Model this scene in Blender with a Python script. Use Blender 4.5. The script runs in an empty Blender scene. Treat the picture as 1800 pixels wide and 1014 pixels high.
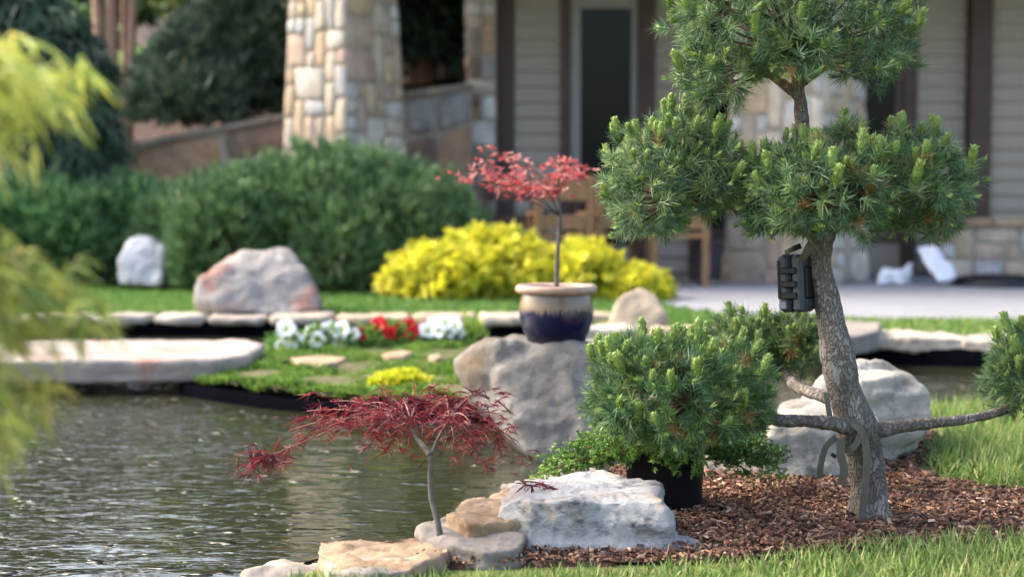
import bpy, bmesh, math, random
import numpy as np
from mathutils import Vector, Matrix, Quaternion, noise

random.seed(11)
rng = np.random.default_rng(11)
scene = bpy.context.scene
COL = scene.collection
R = math.radians

# ------------------------------------------------------------------ camera
CAM_H = 0.71
PITCH = math.atan((507 - 363) / 2600.0)
cam_d = bpy.data.cameras.new('camera')
cam = bpy.data.objects.new('camera', cam_d)
COL.objects.link(cam)
cam.location = (0, 0, CAM_H)
cam.rotation_euler = (math.pi / 2 - PITCH, 0, 0)
cam_d.sensor_width = 36.0
cam_d.lens = 52.0
cam_d.clip_start = 0.05
cam_d.clip_end = 600
cam_d.dof.use_dof = True
cam_d.dof.focus_distance = 3.22
cam_d.dof.aperture_fstop = 2.6
scene.camera = cam

# ------------------------------------------------------------------ world, sun, exposure
SUN_AZ, SUN_EL = -70.0, 41.0
world = bpy.data.worlds.new('World')
scene.world = world
world.use_nodes = True
wn = world.node_tree
wn.nodes.clear()
sky = wn.nodes.new('ShaderNodeTexSky')
sky.sky_type = 'NISHITA'
sky.sun_disc = False
sky.sun_elevation = R(SUN_EL)
sky.sun_rotation = R(SUN_AZ % 360)
sky.air_density = 0.95
sky.dust_density = 5.0
sky.ozone_density = 0.3
bg = wn.nodes.new('ShaderNodeBackground')
bg.inputs['Strength'].default_value = 0.15
wo = wn.nodes.new('ShaderNodeOutputWorld')
wn.links.new(sky.outputs[0], bg.inputs[0])
wn.links.new(bg.outputs[0], wo.inputs[0])

sun_d = bpy.data.lights.new('sun', 'SUN')
sun_d.energy = 0.75
sun_d.angle = R(32)
sun_d.color = (1.0, 0.93, 0.82)
sun = bpy.data.objects.new('sun', sun_d)
COL.objects.link(sun)
sd = Vector((math.sin(R(SUN_AZ)) * math.cos(R(SUN_EL)), math.cos(R(SUN_AZ)) * math.cos(R(SUN_EL)), math.sin(R(SUN_EL))))
sun.rotation_euler = sd.to_track_quat('Z', 'Y').to_euler()

vs = scene.view_settings
vs.view_transform = 'Standard'
vs.look = 'None'
vs.exposure = 2.2
vs.gamma = 1.0
vs.use_curve_mapping = False
scene.cycles.use_denoising = True
scene.cycles.max_bounces = 8
scene.cycles.transparent_max_bounces = 8
scene.cycles.sample_clamp_indirect = 6.0

# ------------------------------------------------------------------ helpers: space
F = 2600.0
CP, SP = math.cos(PITCH), math.sin(PITCH)


def ray(px, py):
    u, v = (px - 900) / F, (507 - py) / F
    return Vector((u, CP + v * SP, -SP + v * CP))


def at(px, py, D):
    """point seen at a photo position, D metres away along the ground"""
    d = ray(px, py)
    return Vector((0, 0, CAM_H)) + d * (D / d.y)


def on(px, py, z=0.0):
    d = ray(px, py)
    return Vector((0, 0, CAM_H)) + d * ((z - CAM_H) / d.z)


def lin(r, g, b):
    def f(c):
        c /= 255.0
        return c / 12.92 if c <= 0.04045 else ((c + 0.055) / 1.055) ** 2.4
    return (f(r), f(g), f(b))


def nrm(a):
    return a / np.maximum(np.linalg.norm(a, axis=-1, keepdims=True), 1e-9)


def fb(p, o=4):
    return noise.fractal(p, 1.0, 2.0, o)


# ------------------------------------------------------------------ helpers: materials
def nodes_of(name, rough=0.7, spec=0.3):
    m = bpy.data.materials.new(name)
    m.use_nodes = True
    nt = m.node_tree
    b = nt.nodes['Principled BSDF']
    b.inputs['Roughness'].default_value = rough
    b.inputs['Specular IOR Level'].default_value = spec
    return m, nt, b


def N(nt, kind, **kw):
    n = nt.nodes.new(kind)
    for k, v in kw.items():
        if k in n.inputs:
            n.inputs[k].default_value = v
        else:
            setattr(n, k, v)
    return n


def ramp(nt, stops):
    r = nt.nodes.new('ShaderNodeValToRGB')
    e = r.color_ramp.elements
    while len(e) > 2:
        e.remove(e[-1])
    for i, (p, c) in enumerate(stops):
        if i < 2:
            e[i].position = p
        else:
            e.new(p)
        e[i].color = (*c, 1) if len(c) == 3 else c
    return r


def coords(nt, scale=(1, 1, 1), kind='Object'):
    t = nt.nodes.new('ShaderNodeTexCoord')
    mp = nt.nodes.new('ShaderNodeMapping')
    mp.inputs['Scale'].default_value = scale
    nt.links.new(t.outputs[kind], mp.inputs[0])
    return mp.outputs[0]


def mixc(nt, a, b, fac, mode='MIX'):
    m = nt.nodes.new('ShaderNodeMix')
    m.data_type = 'RGBA'
    m.blend_type = mode
    for s, v in ((6, a), (7, b)):
        if isinstance(v, tuple):
            m.inputs[s].default_value = (*v, 1)
        else:
            nt.links.new(v, m.inputs[s])
    if isinstance(fac, (int, float)):
        m.inputs[0].default_value = fac
    else:
        nt.links.new(fac, m.inputs[0])
    return m.outputs[2]


def bump(nt, b, height, dist, strength=1.0):
    n = nt.nodes.new('ShaderNodeBump')
    n.inputs['Distance'].default_value = dist
    n.inputs['Strength'].default_value = strength
    nt.links.new(height, n.inputs['Height'])
    nt.links.new(n.outputs[0], b.inputs['Normal'])
    return n


def plain(name, c1, c2=None, scale=8.0, rough=0.7, bdist=0.0, bscale=40.0, spec=0.3, stretch=(1, 1, 1)):
    m, nt, b = nodes_of(name, rough, spec)
    v = coords(nt, stretch)
    n = N(nt, 'ShaderNodeTexNoise', Scale=scale, Detail=5.0, Roughness=0.6)
    nt.links.new(v, n.inputs['Vector'])
    r = ramp(nt, [(0.3, c1), (0.7, c2 or tuple(x * 0.8 for x in c1))])
    nt.links.new(n.outputs[0], r.inputs[0])
    nt.links.new(r.outputs[0], b.inputs['Base Color'])
    if bdist:
        k = N(nt, 'ShaderNodeTexNoise', Scale=bscale, Detail=6.0, Roughness=0.65)
        nt.links.new(v, k.inputs['Vector'])
        bump(nt, b, k.outputs[0], bdist)
    return m


def leafy(name, rough=0.55, trans=0.25, spec=0.25):
    """foliage: colour of each leaf comes from its own colour attribute"""
    m, nt, b = nodes_of(name, rough, spec)
    a = nt.nodes.new('ShaderNodeAttribute')
    a.attribute_name = 'tint'
    nt.links.new(a.outputs['Color'], b.inputs['Base Color'])
    t = nt.nodes.new('ShaderNodeBsdfTranslucent')
    nt.links.new(a.outputs['Color'], t.inputs[0])
    mx = nt.nodes.new('ShaderNodeMixShader')
    mx.inputs[0].default_value = trans
    out = nt.nodes['Material Output']
    nt.links.new(b.outputs[0], mx.inputs[1])
    nt.links.new(t.outputs[0], mx.inputs[2])
    nt.links.new(mx.outputs[0], out.inputs[0])
    return m


def rocky(name, base, alt, patch=None, patch_scale=6.0, patch_lo=0.55, patch_hi=0.68, patch2=None, scale=5.0,
          bdist=0.012, bscale=22.0, stretch=(1, 1, 1), rough=0.85, seed=0.0, p2_scale=3.0, p2_lo=.55, p2_hi=.7):
    m, nt, b = nodes_of(name, rough, 0.25)
    v = coords(nt, stretch)
    mp = nt.nodes.new('ShaderNodeMapping')
    mp.inputs['Location'].default_value = (seed, seed * 1.7, seed * 0.6)
    nt.links.new(v, mp.inputs[0])
    v = mp.outputs[0]
    n = N(nt, 'ShaderNodeTexNoise', Scale=scale, Detail=8.0, Roughness=0.68)
    nt.links.new(v, n.inputs['Vector'])
    r = ramp(nt, [(0.32, base), (0.68, alt)])
    nt.links.new(n.outputs[0], r.inputs[0])
    c = r.outputs[0]
    if patch2:
        q = N(nt, 'ShaderNodeTexNoise', Scale=p2_scale, Detail=5.0, Roughness=0.55, Distortion=0.6)
        nt.links.new(v, q.inputs['Vector'])
        rr = ramp(nt, [(p2_lo, (0, 0, 0)), (p2_hi, (1, 1, 1))])
        nt.links.new(q.outputs[0], rr.inputs[0])
        c = mixc(nt, c, patch2, rr.outputs[0])
    if patch:
        q = N(nt, 'ShaderNodeTexNoise', Scale=patch_scale, Detail=9.0, Roughness=0.75, Distortion=0.3)
        nt.links.new(v, q.inputs['Vector'])
        rr = ramp(nt, [(patch_lo, (0, 0, 0)), (patch_hi, (1, 1, 1))])
        nt.links.new(q.outputs[0], rr.inputs[0])
        c = mixc(nt, c, patch, rr.outputs[0])
    # speckle
    sp = N(nt, 'ShaderNodeTexNoise', Scale=140.0, Detail=3.0, Roughness=0.7)
    nt.links.new(v, sp.inputs['Vector'])
    sr = ramp(nt, [(0.3, (0.72, 0.72, 0.72)), (0.65, (1.1, 1.1, 1.1))])
    nt.links.new(sp.outputs[0], sr.inputs[0])
    c = mixc(nt, c, sr.outputs[0], 0.7, 'MULTIPLY')
    nt.links.new(c, b.inputs['Base Color'])
    k = N(nt, 'ShaderNodeTexNoise', Scale=bscale, Detail=12.0, Roughness=0.78)
    nt.links.new(v, k.inputs['Vector'])
    bump(nt, b, k.outputs[0], bdist * 1.3)
    return m


def randstone(name, stops, bdist=0.012, stain=0.6):
    """stone whose colour differs from piece to piece"""
    m, nt, b = nodes_of(name, 0.88, 0.2)
    oi = nt.nodes.new('ShaderNodeObjectInfo')
    r = ramp(nt, [(i / len(stops), c) for i, c in enumerate(stops)])
    r.color_ramp.interpolation = 'CONSTANT'
    nt.links.new(oi.outputs['Random'], r.inputs[0])
    v = coords(nt)
    addv = nt.nodes.new('ShaderNodeVectorMath')
    nt.links.new(v, addv.inputs[0])
    sc = nt.nodes.new('ShaderNodeVectorMath')
    sc.operation = 'SCALE'
    sc.inputs[0].default_value = (13, 7, 5)
    nt.links.new(oi.outputs['Random'], sc.inputs['Scale'])
    nt.links.new(sc.outputs[0], addv.inputs[1])
    n = N(nt, 'ShaderNodeTexNoise', Scale=7.0, Detail=7.0, Roughness=0.7)
    nt.links.new(addv.outputs[0], n.inputs['Vector'])
    rr = ramp(nt, [(0.3, (0.62, 0.58, 0.55)), (0.7, (1.18, 1.16, 1.12))])
    nt.links.new(n.outputs[0], rr.inputs[0])
    c = mixc(nt, r.outputs[0], rr.outputs[0], 1.0, 'MULTIPLY')
    n2 = N(nt, 'ShaderNodeTexNoise', Scale=3.5, Detail=4.0, Roughness=0.6)
    nt.links.new(addv.outputs[0], n2.inputs['Vector'])
    r2 = ramp(nt, [(0.56, (0, 0, 0)), (0.7, (1, 1, 1))])
    nt.links.new(n2.outputs[0], r2.inputs[0])
    sm = N(nt, 'ShaderNodeMath', operation='MULTIPLY')
    sm.inputs[1].default_value = stain
    nt.links.new(r2.outputs[0], sm.inputs[0])
    c = mixc(nt, c, lin(172, 140, 112), sm.outputs[0])
    nt.links.new(c, b.inputs['Base Color'])
    k = N(nt, 'ShaderNodeTexNoise', Scale=18.0, Detail=8.0, Roughness=0.7)
    nt.links.new(addv.outputs[0], k.inputs['Vector'])
    bump(nt, b, k.outputs[0], bdist)
    return m


# ------------------------------------------------------------------ helpers: meshes and objects
def obj(name, me, mat=None, parent=None, loc=None):
    o = bpy.data.objects.new(name, me)
    COL.objects.link(o)
    if mat is not None and me is not None and not me.materials:
        me.materials.append(mat)
    if parent is not None:
        o.parent = parent
    if loc is not None:
        o.location = loc
    return o


def thing(name, label, cat, loc=(0, 0, 0), group=None):
    o = bpy.data.objects.new(name, None)
    o.empty_display_size = 0.1
    COL.objects.link(o)
    o.location = loc
    return tag(o, label, cat, group)


def tag(o, label=None, cat=None, group=None, kind=None):
    if label:
        o['label'] = label
    if cat:
        o['category'] = cat
    if group:
        o['group'] = group
    if kind:
        o['kind'] = kind
    return o


def mesh_np(name, V, T, tint=None, smooth=False):
    V = np.asarray(V, dtype=np.float32)
    T = np.asarray(T, dtype=np.int32)
    k = T.shape[1]
    me = bpy.data.meshes.new(name)
    me.vertices.add(len(V))
    me.vertices.foreach_set('co', V.ravel())
    me.loops.add(T.size)
    me.loops.foreach_set('vertex_index', T.ravel())
    me.polygons.add(len(T))
    me.polygons.foreach_set('loop_start', np.arange(0, T.size, k, dtype=np.int32))
    me.polygons.foreach_set('use_smooth', np.full(len(T), smooth))
    if tint is not None:
        a = me.color_attributes.new('tint', 'FLOAT_COLOR', 'POINT')
        c = np.ones((len(V), 4), dtype=np.float32)
        c[:, :3] = tint
        a.data.foreach_set('color', c.ravel())
    me.update(calc_edges=True)
    return me


class MB:
    """collects polygons into one mesh"""

    def __init__(self):
        self.v, self.f = [], []

    def add(self, vs_, fs):
        o = len(self.v)
        self.v += [tuple(x) for x in vs_]
        self.f += [tuple(i + o for i in f) for f in fs]

    def box(self, a, b, M=None):
        x0, y0, z0 = a
        x1, y1, z1 = b
        p = [Vector(c) for c in ((x0, y0, z0), (x1, y0, z0), (x1, y1, z0), (x0, y1, z0), (x0, y0, z1), (x1, y0, z1), (x1, y1, z1), (x0, y1, z1))]
        if M is not None:
            p = [M @ q for q in p]
        self.add(p, [(0, 3, 2, 1), (4, 5, 6, 7), (0, 1, 5, 4), (1, 2, 6, 5), (2, 3, 7, 6), (3, 0, 4, 7)])

    def tube(self, pts, rad, n=10, cap=True, jit=0.0):
        pts = [Vector(p) for p in pts]
        rings = []
        up = Vector((0.13, 0.21, 0.97))
        for i, p in enumerate(pts):
            t = (pts[min(i + 1, len(pts) - 1)] - pts[max(i - 1, 0)]).normalized()
            if abs(t.dot(up)) > 0.95:
                up = Vector((0.9, 0.3, 0.1))
            a = t.cross(up).normalized()
            b_ = t.cross(a).normalized()
            up = -b_ if False else up
            r = rad[i] if hasattr(rad, '__len__') else rad
            rings.append([p + (a * math.cos(q) + b_ * math.sin(q)) * (r * (1 + random.uniform(-jit, jit))) for q in [2 * math.pi * j / n for j in range(n)]])
        vs_ = [q for r_ in rings for q in r_]
        fs = []
        for i in range(len(rings) - 1):
            for j in range(n):
                k = (j + 1) % n
                fs.append((i * n + j, i * n + k, (i + 1) * n + k, (i + 1) * n + j))
        if cap:
            fs.append(tuple(range(n - 1, -1, -1)))
            fs.append(tuple((len(rings) - 1) * n + j for j in range(n)))
        self.add(vs_, fs)

    def lathe(self, prof, n=32, c=(0, 0, 0)):
        vs_, fs = [], []
        for r, z in prof:
            for j in range(n):
                q = 2 * math.pi * j / n
                vs_.append((c[0] + r * math.cos(q), c[1] + r * math.sin(q), c[2] + z))
        for i in range(len(prof) - 1):
            for j in range(n):
                k = (j + 1) % n
                fs.append((i * n + j, i * n + k, (i + 1) * n + k, (i + 1) * n + j))
        self.add(vs_, fs)

    def mesh(self, name, smooth=False, base=None):
        me = bpy.data.meshes.new(name)
        v = self.v
        if base is not None:
            v = [(x - base[0], y - base[1], z - base[2]) for x, y, z in v]
        me.from_pydata(v, [], self.f)
        if smooth:
            me.polygons.foreach_set('use_smooth', [True] * len(me.polygons))
        me.update()
        return me

    def build(self, name, mat, parent=None, smooth=False, base=None, loc=None):
        return obj(name, self.mesh(name, smooth, base), mat, parent, loc)


def bez(p0, p1, p2, n=10):
    p0, p1, p2 = Vector(p0), Vector(p1), Vector(p2)
    return [p0 * (1 - t) ** 2 + p1 * (2 * t * (1 - t)) + p2 * t * t for t in [i / n for i in range(n + 1)]]


def spline(P, n=8, closed=False):
    P = [Vector(p) for p in P]
    out = []
    m = len(P)
    rngi = range(m) if closed else range(m - 1)
    for i in rngi:
        g = (lambda k: P[k % m]) if closed else (lambda k: P[min(max(k, 0), m - 1)])
        a, b_, c, d = g(i - 1), g(i), g(i + 1), g(i + 2)
        for k in range(n):
            t = k / n
            out.append(0.5 * ((2 * b_) + (c - a) * t + (2 * a - 5 * b_ + 4 * c - d) * t * t + (3 * b_ - a - 3 * c + d) * t ** 3))
    if not closed:
        out.append(P[-1])
    return out


def lerp_list(vals, n):
    xs = np.linspace(0, len(vals) - 1, n)
    return list(np.interp(xs, np.arange(len(vals)), vals))


def blades(B, D, L, W, C, droop=0.0, vary=0.18):
    """thin tapered leaves: N roots, directions, lengths, widths, colours -> verts, tris, tints"""
    n = len(B)
    L = np.broadcast_to(L, (n,))[:, None]
    W = np.broadcast_to(W, (n,))[:, None]
    D = nrm(D)
    S = nrm(np.cross(D, rng.normal(size=(n, 3))))
    dr = np.broadcast_to(droop, (n,))[:, None] * np.array([0, 0, -1.0])
    mid = B + D * L * 0.5 + dr * L * 0.3
    tip = B + D * L + dr * L
    V = np.stack([B - S * W * 0.4, B + S * W * 0.4, mid - S * W * 0.5, mid + S * W * 0.5, tip], 1).reshape(-1, 3)
    o = np.arange(n)[:, None, None] * 5
    T = (o + np.array([[0, 1, 3], [0, 3, 2], [2, 3, 4]])[None]).reshape(-1, 3)
    C = np.broadcast_to(C, (n, 3)) * rng.uniform(1 - vary, 1 + vary, (n, 1))
    return V, T, np.repeat(C, 5, 0)


def join(parts):
    V, T, C, o = [], [], [], 0
    for v, t, c in parts:
        V.append(v)
        T.append(t + o)
        C.append(c)
        o += len(v)
    return np.concatenate(V), np.concatenate(T), np.concatenate(C)


def sphere_dirs(n, zmin=-1.0):
    z = rng.uniform(zmin, 1, n)
    a = rng.uniform(0, 2 * np.pi, n)
    r = np.sqrt(1 - z * z)
    return np.stack([r * np.cos(a), r * np.sin(a), z], 1)


def tufts(C, A, m, L, W, ang, col, spread=0.02, vary=0.2, droop=0.0):
    """m needles round each tuft centre C with axis A"""
    n = len(C)
    Cc = np.repeat(C, m, 0)
    Aa = np.repeat(nrm(A), m, 0)
    p = nrm(np.cross(Aa, rng.normal(size=(n * m, 3))))
    th = rng.uniform(ang[0], ang[1], (n * m, 1))
    D = Aa * np.cos(th) + p * np.sin(th)
    B = Cc + Aa * rng.uniform(-spread, spread * 0.3, (n * m, 1))
    Ls = rng.uniform(L[0], L[1], n * m)
    col = np.repeat(col, m, 0) if np.ndim(col) == 2 else col
    return blades(B, D, Ls, W, col, droop, vary)


def mounds(ells, n, shell=(0.8, 1.02), zmin=-0.3, lump=0.1, lfreq=3.0, sd_=0.0):
    """points and outward normals near the surface of a union of ellipsoids (centre, radii)"""
    areas = np.array([(r[0] * r[1] + r[1] * r[2] + r[0] * r[2]) for c, r in ells])
    cnt = (areas / areas.sum() * n).astype(int)
    P, Nn = [], []
    for (c, r), k in zip(ells, cnt):
        c, r = np.array(c), np.array(r)
        d = sphere_dirs(int(k), zmin)
        lm = np.array([noise.noise(Vector(x) * lfreq + Vector((sd_ + c[0], c[1], c[2]))) for x in d])
        s = rng.uniform(shell[0], shell[1], int(k)) * (1 + lump * lm)
        p = c + d * r * s[:, None]
        nn = nrm(d / r)
        keep = np.ones(len(p), bool)
        for c2, r2 in ells:
            c2, r2 = np.array(c2), np.array(r2)
            if np.allclose(c2, c):
                continue
            keep &= (((p - c2) / r2) ** 2).sum(1) > shell[0] ** 2 * 0.8
        P.append(p[keep])
        Nn.append(nn[keep])
    return np.concatenate(P), np.concatenate(Nn)


def pick_cols(cols, n, w=None):
    return np.array(cols)[rng.choice(len(cols), n, p=w)]


def rock_mesh(name, hulls, voxel=0.012, amp=0.012, freq=9.0, seed=0, strata=0.0, sfreq=40, smooth_it=2, chip=0.0, cfreq=12.0):
    bm = bmesh.new()
    for pts in hulls:
        b2 = bmesh.new()
        for p in pts:
            b2.verts.new(p)
        bmesh.ops.convex_hull(b2, input=b2.verts[:])
        for v in [v for v in b2.verts if not v.link_faces]:
            b2.verts.remove(v)
        tmp = bpy.data.meshes.new('tmp')
        b2.to_mesh(tmp)
        b2.free()
        bm.from_mesh(tmp)
        bpy.data.meshes.remove(tmp)
    bmesh.ops.recalc_face_normals(bm, faces=bm.faces[:])
    me = bpy.data.meshes.new('tmp')
    bm.to_mesh(me)
    bm.free()
    o = bpy.data.objects.new('tmp', me)
    COL.objects.link(o)
    md = o.modifiers.new('r', 'REMESH')
    md.mode = 'VOXEL'
    md.voxel_size = voxel
    dg = bpy.context.evaluated_depsgraph_get()
    dg.update()
    m2 = bpy.data.meshes.new_from_object(o.evaluated_get(dg))
    bpy.data.objects.remove(o)
    bpy.data.meshes.remove(me)
    bm = bmesh.new()
    bm.from_mesh(m2)
    for _ in range(smooth_it):
        bmesh.ops.smooth_vert(bm, verts=bm.verts[:], factor=0.5, use_axis_x=True, use_axis_y=True, use_axis_z=True)
    bm.normal_update()
    s = Vector((seed * 3.1, seed * 1.7, seed * 0.9))
    for v in bm.verts:
        p = v.co
        d = amp * fb(p * freq + s, 5)
        if strata:
            q = p.z + 0.015 * noise.noise(p * 6 + s)
            d += strata * noise.noise(Vector((seed, p.x * 2.0, q * sfreq)))
        if chip:
            dv = noise.voronoi(p * cfreq + s)[0]
            d += chip * (min(dv[1] - dv[0], 0.4) - 0.2)
        d += amp * .45 * (.35 - abs(noise.noise(p * freq * 4.3 + s)))
        v.co = p + v.normal * d
    bm.to_mesh(m2)
    bm.free()
    m2.name = name
    m2.polygons.foreach_set('use_smooth', [True] * len(m2.polygons))
    m2.update()
    return m2


def base_of(me):
    v = np.empty(len(me.vertices) * 3, dtype=np.float32)
    me.vertices.foreach_get('co', v)
    v = v.reshape(-1, 3)
    c = Vector(((v[:, 0].min() + v[:, 0].max()) / 2, (v[:, 1].min() + v[:, 1].max()) / 2, v[:, 2].min()))
    v -= np.array(c)
    me.vertices.foreach_set('co', v.ravel())
    me.update()
    return c


def rock(name, hulls, mat, label, cat='rock', group=None, **kw):
    me = rock_mesh(name, hulls, **kw)
    c = base_of(me)
    return tag(obj(name, me, mat, loc=c), label, cat, group)


def xyz_part(name, V, T, C, mat, parent, smooth=False):
    b_ = np.array(parent.matrix_world.translation if parent.parent else parent.location) if parent else np.zeros(3)
    return obj(name, mesh_np(name, V - b_, T, C, smooth), mat, parent)


# ------------------------------------------------------------------ materials
M = {}
M['soil'] = plain('garden soil', lin(96, 76, 58), lin(70, 56, 44), 5, 0.95, 0.01, 60)
M['lawn'] = plain('lawn thatch', lin(92, 112, 54), lin(112, 104, 66), 14, 0.95, 0.01, 90)
M['mulch_base'] = plain('wood mulch bed', lin(74, 55, 46), lin(48, 37, 32), 60, 0.95, 0.01, 120)
M['patio'] = plain('patio paving', lin(138, 138, 142), lin(126, 126, 130), 2.2, 0.85, 0.002, 80)
M['liner'] = plain('black pond liner', lin(10, 11, 16), lin(7, 8, 11), 8, 0.7, 0.003, 7, spec=0.0)
M['grass'] = leafy('grass blades', 0.6, 0.3)
M['needle'] = leafy('pine needles', 0.5, 0.12, 0.3)
M['leaf'] = leafy('thin leaves', 0.5, 0.4, 0.3)
M['chip'] = leafy('bark chips', 0.9, 0.0, 0.15)
M['petal'] = leafy('flower petals', 0.6, 0.35, 0.2)
M['trunk_far'] = plain('smooth tan bark', lin(176, 142, 122), lin(140, 110, 94), 6, 0.85, 0.01, 20, stretch=(1, 1, .25))
M['twig'] = plain('thin brown twig', lin(104, 84, 66), lin(70, 58, 48), 30, 0.85)
M['maple_stem'] = plain('grey green stem', lin(100, 96, 89), lin(72, 69, 64), 40, 0.7, 0.001, 200)
M['limestone_front'] = rocky('white limestone', lin(186, 184, 180), lin(158, 161, 167), lin(70, 76, 88), 9.0, 0.52, 0.66, lin(176, 150, 116), 7.0, 0.012, 26, stretch=(1, 1, 1.7), seed=3.3, p2_lo=.58, p2_hi=.74, p2_scale=5)
M['limestone_back'] = rocky('cream limestone', lin(184, 179, 168), lin(154, 149, 140), lin(94, 87, 76), 7.0, 0.53, 0.7, lin(138, 126, 106), 6.0, 0.012, 18, stretch=(1, 1, 1.5), seed=7.7, p2_lo=.5, p2_hi=.7)
M['boulder_grey'] = rocky('grey lichen boulder', lin(166, 163, 157), lin(136, 132, 127), lin(98, 94, 90), 11.0, 0.52, 0.68, lin(132, 116, 96), 7.0, 0.03, 20, seed=1.9, p2_scale=2.2, p2_lo=.52, p2_hi=.68)
M['boulder_pink'] = rocky('pink streaked boulder', lin(160, 155, 149), lin(128, 124, 122), lin(182, 182, 182), 6.0, 0.58, 0.7, lin(158, 112, 98), 3.0, 0.02, 10, seed=5.1, p2_scale=2.6, p2_lo=.53, p2_hi=.66)
M['boulder_white'] = rocky('pale boulder', lin(190, 192, 198), lin(158, 162, 170), lin(110, 112, 118), 8.0, 0.6, 0.75, seed=2.2)
M['boulder_tan'] = rocky('tan boulder', lin(178, 162, 138), lin(156, 140, 118), lin(120, 106, 90), 6.0, 0.6, 0.72, seed=9.0)
M['flag_tan'] = rocky('tan sandstone', lin(164, 144, 118), lin(144, 122, 98), lin(124, 92, 66), 5.0, 0.52, 0.68, lin(170, 158, 142), 4.0, 0.006, 26, seed=4.4)
M['flag_grey'] = rocky('grey sandstone', lin(142, 134, 126), lin(118, 111, 105), lin(112, 104, 96), 7.0, 0.58, 0.72, lin(196, 182, 158), 4.0, 0.006, 26, seed=6.4)
M['slab'] = rocky('bridge slab stone', lin(168, 156, 146), lin(146, 136, 128), lin(112, 106, 108), 5.0, 0.6, 0.75, lin(170, 120, 104), 4.0, 0.008, 18, seed=8.8)
M['cope'] = randstone('coping stone', [lin(172, 164, 150), lin(158, 152, 144), lin(178, 172, 160), lin(148, 142, 136), lin(170, 156, 134)], stain=.25)
M['masonry'] = randstone('mixed fieldstone', [lin(192, 184, 173), lin(188, 170, 146), lin(180, 179, 180), lin(186, 166, 152), lin(200, 192, 182), lin(166, 154, 143), lin(188, 178, 166), lin(192, 174, 148), lin(194, 194, 194), lin(180, 158, 146), lin(196, 184, 168)], stain=.3)
M['masonry_dull'] = randstone('weathered fieldstone', [lin(150, 138, 128), lin(176, 154, 130), lin(150, 150, 154), lin(196, 188, 176), lin(124, 110, 102), lin(214, 214, 216), lin(164, 138, 116)], stain=.3)
M['mortar'] = plain('mortar', lin(166, 156, 144), lin(146, 136, 126), 20, 0.95, 0.004, 60)
M['siding'] = plain('warm grey painted siding', lin(172, 162, 150), lin(164, 154, 143), 3, 0.6, 0.0008, 120, stretch=(.3, 1, 4))
M['brown_trim'] = plain('dark brown painted trim', lin(88, 70, 64), lin(76, 60, 56), 4, 0.55)
M['pale_frame'] = plain('pale grey door frame', lin(150, 148, 144), lin(140, 138, 135), 4, 0.5)
M['roof'] = plain('brown roof shingles', lin(84, 72, 64), lin(66, 56, 50), 8, 0.9, 0.01, 20)
M['wood'] = plain('weathered cedar', lin(150, 116, 82), lin(116, 88, 62), 9, 0.7, 0.002, 40, stretch=(4, 4, .6))
M['wood_dark'] = plain('dark stained wood', lin(76, 58, 50), lin(54, 42, 38), 9, 0.6)
M['black_plastic'] = plain('black nursery plastic', lin(26, 29, 36), lin(20, 22, 28), 12, 0.42, 0.0008, 60, spec=0.45)
M['white_cloth'] = plain('white tarp', lin(214, 216, 222), lin(196, 200, 208), 4, 0.6, 0.01, 8)
M['blue_grey'] = plain('blue grey plastic', lin(112, 118, 132), lin(98, 104, 118), 4, 0.6)
M['strap'] = plain('olive webbing', lin(98, 95, 84), lin(82, 80, 71), 30, 0.8, 0.0004, 900)
M['cam_body'] = plain('dark grey moulded plastic', lin(62, 68, 78), lin(50, 55, 64), 30, 0.55, 0.0003, 500)
M['cam_black'] = plain('black rubber seal', lin(20, 21, 24), lin(14, 15, 17), 20, 0.5)
M['tag_white'] = plain('white plastic tag', lin(224, 228, 232), lin(214, 218, 222), 20, 0.5)

m, nt, b = nodes_of('dark window glass', 0.04, 0.12)
b.inputs['Base Color'].default_value = (0.012, 0.016, 0.014, 1)
M['glass'] = m

# bark with grey plates and brown cracks
m, nt, b = nodes_of('scaly pine bark', 0.9, 0.2)
v = coords(nt, (1, 1, 0.45))
vo = N(nt, 'ShaderNodeTexVoronoi', Scale=42.0, feature='DISTANCE_TO_EDGE')
n0 = N(nt, 'ShaderNodeTexNoise', Scale=40.0, Detail=4.0)
nt.links.new(v, n0.inputs['Vector'])
wv = mixc(nt, v, n0.outputs['Color'], 0.14)
nt.links.new(wv, vo.inputs['Vector'])
n1 = N(nt, 'ShaderNodeTexNoise', Scale=16.0, Detail=7.0, Roughness=0.7)
nt.links.new(v, n1.inputs['Vector'])
r1 = ramp(nt, [(0.28, lin(84, 76, 70)), (0.5, lin(120, 114, 108)), (0.7, lin(156, 150, 144))])
nt.links.new(n1.outputs[0], r1.inputs[0])
n2 = N(nt, 'ShaderNodeTexNoise', Scale=9.0, Detail=3.0)
nt.links.new(v, n2.inputs['Vector'])
r2 = ramp(nt, [(0.64, (0, 0, 0)), (0.74, (1, 1, 1))])
nt.links.new(n2.outputs[0], r2.inputs[0])
c1 = mixc(nt, r1.outputs[0], lin(132, 106, 90), r2.outputs[0])
r3 = ramp(nt, [(0.0, (.75, .75, .75)), (0.09, (0, 0, 0))])
nt.links.new(vo.outputs[0], r3.inputs[0])
nm_ = ramp(nt, [(0.42, (0, 0, 0)), (0.58, (1, 1, 1))])
nt.links.new(n1.outputs[0], nm_.inputs[0])
mk = N(nt, 'ShaderNodeMath', operation='MULTIPLY')
nt.links.new(r3.outputs[0], mk.inputs[0])
nt.links.new(nm_.outputs[0], mk.inputs[1])
c2 = mixc(nt, c1, lin(78, 66, 58), mk.outputs[0])
nt.links.new(c2, b.inputs['Base Color'])
r4 = ramp(nt, [(0.0, (0, 0, 0)), (0.16, (1, 1, 1))])
nt.links.new(vo.outputs[0], r4.inputs[0])
hh = mixc(nt, r4.outputs[0], n1.outputs['Color'], 0.45)
bump(nt, b, hh, 0.008)
M['bark'] = m

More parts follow.
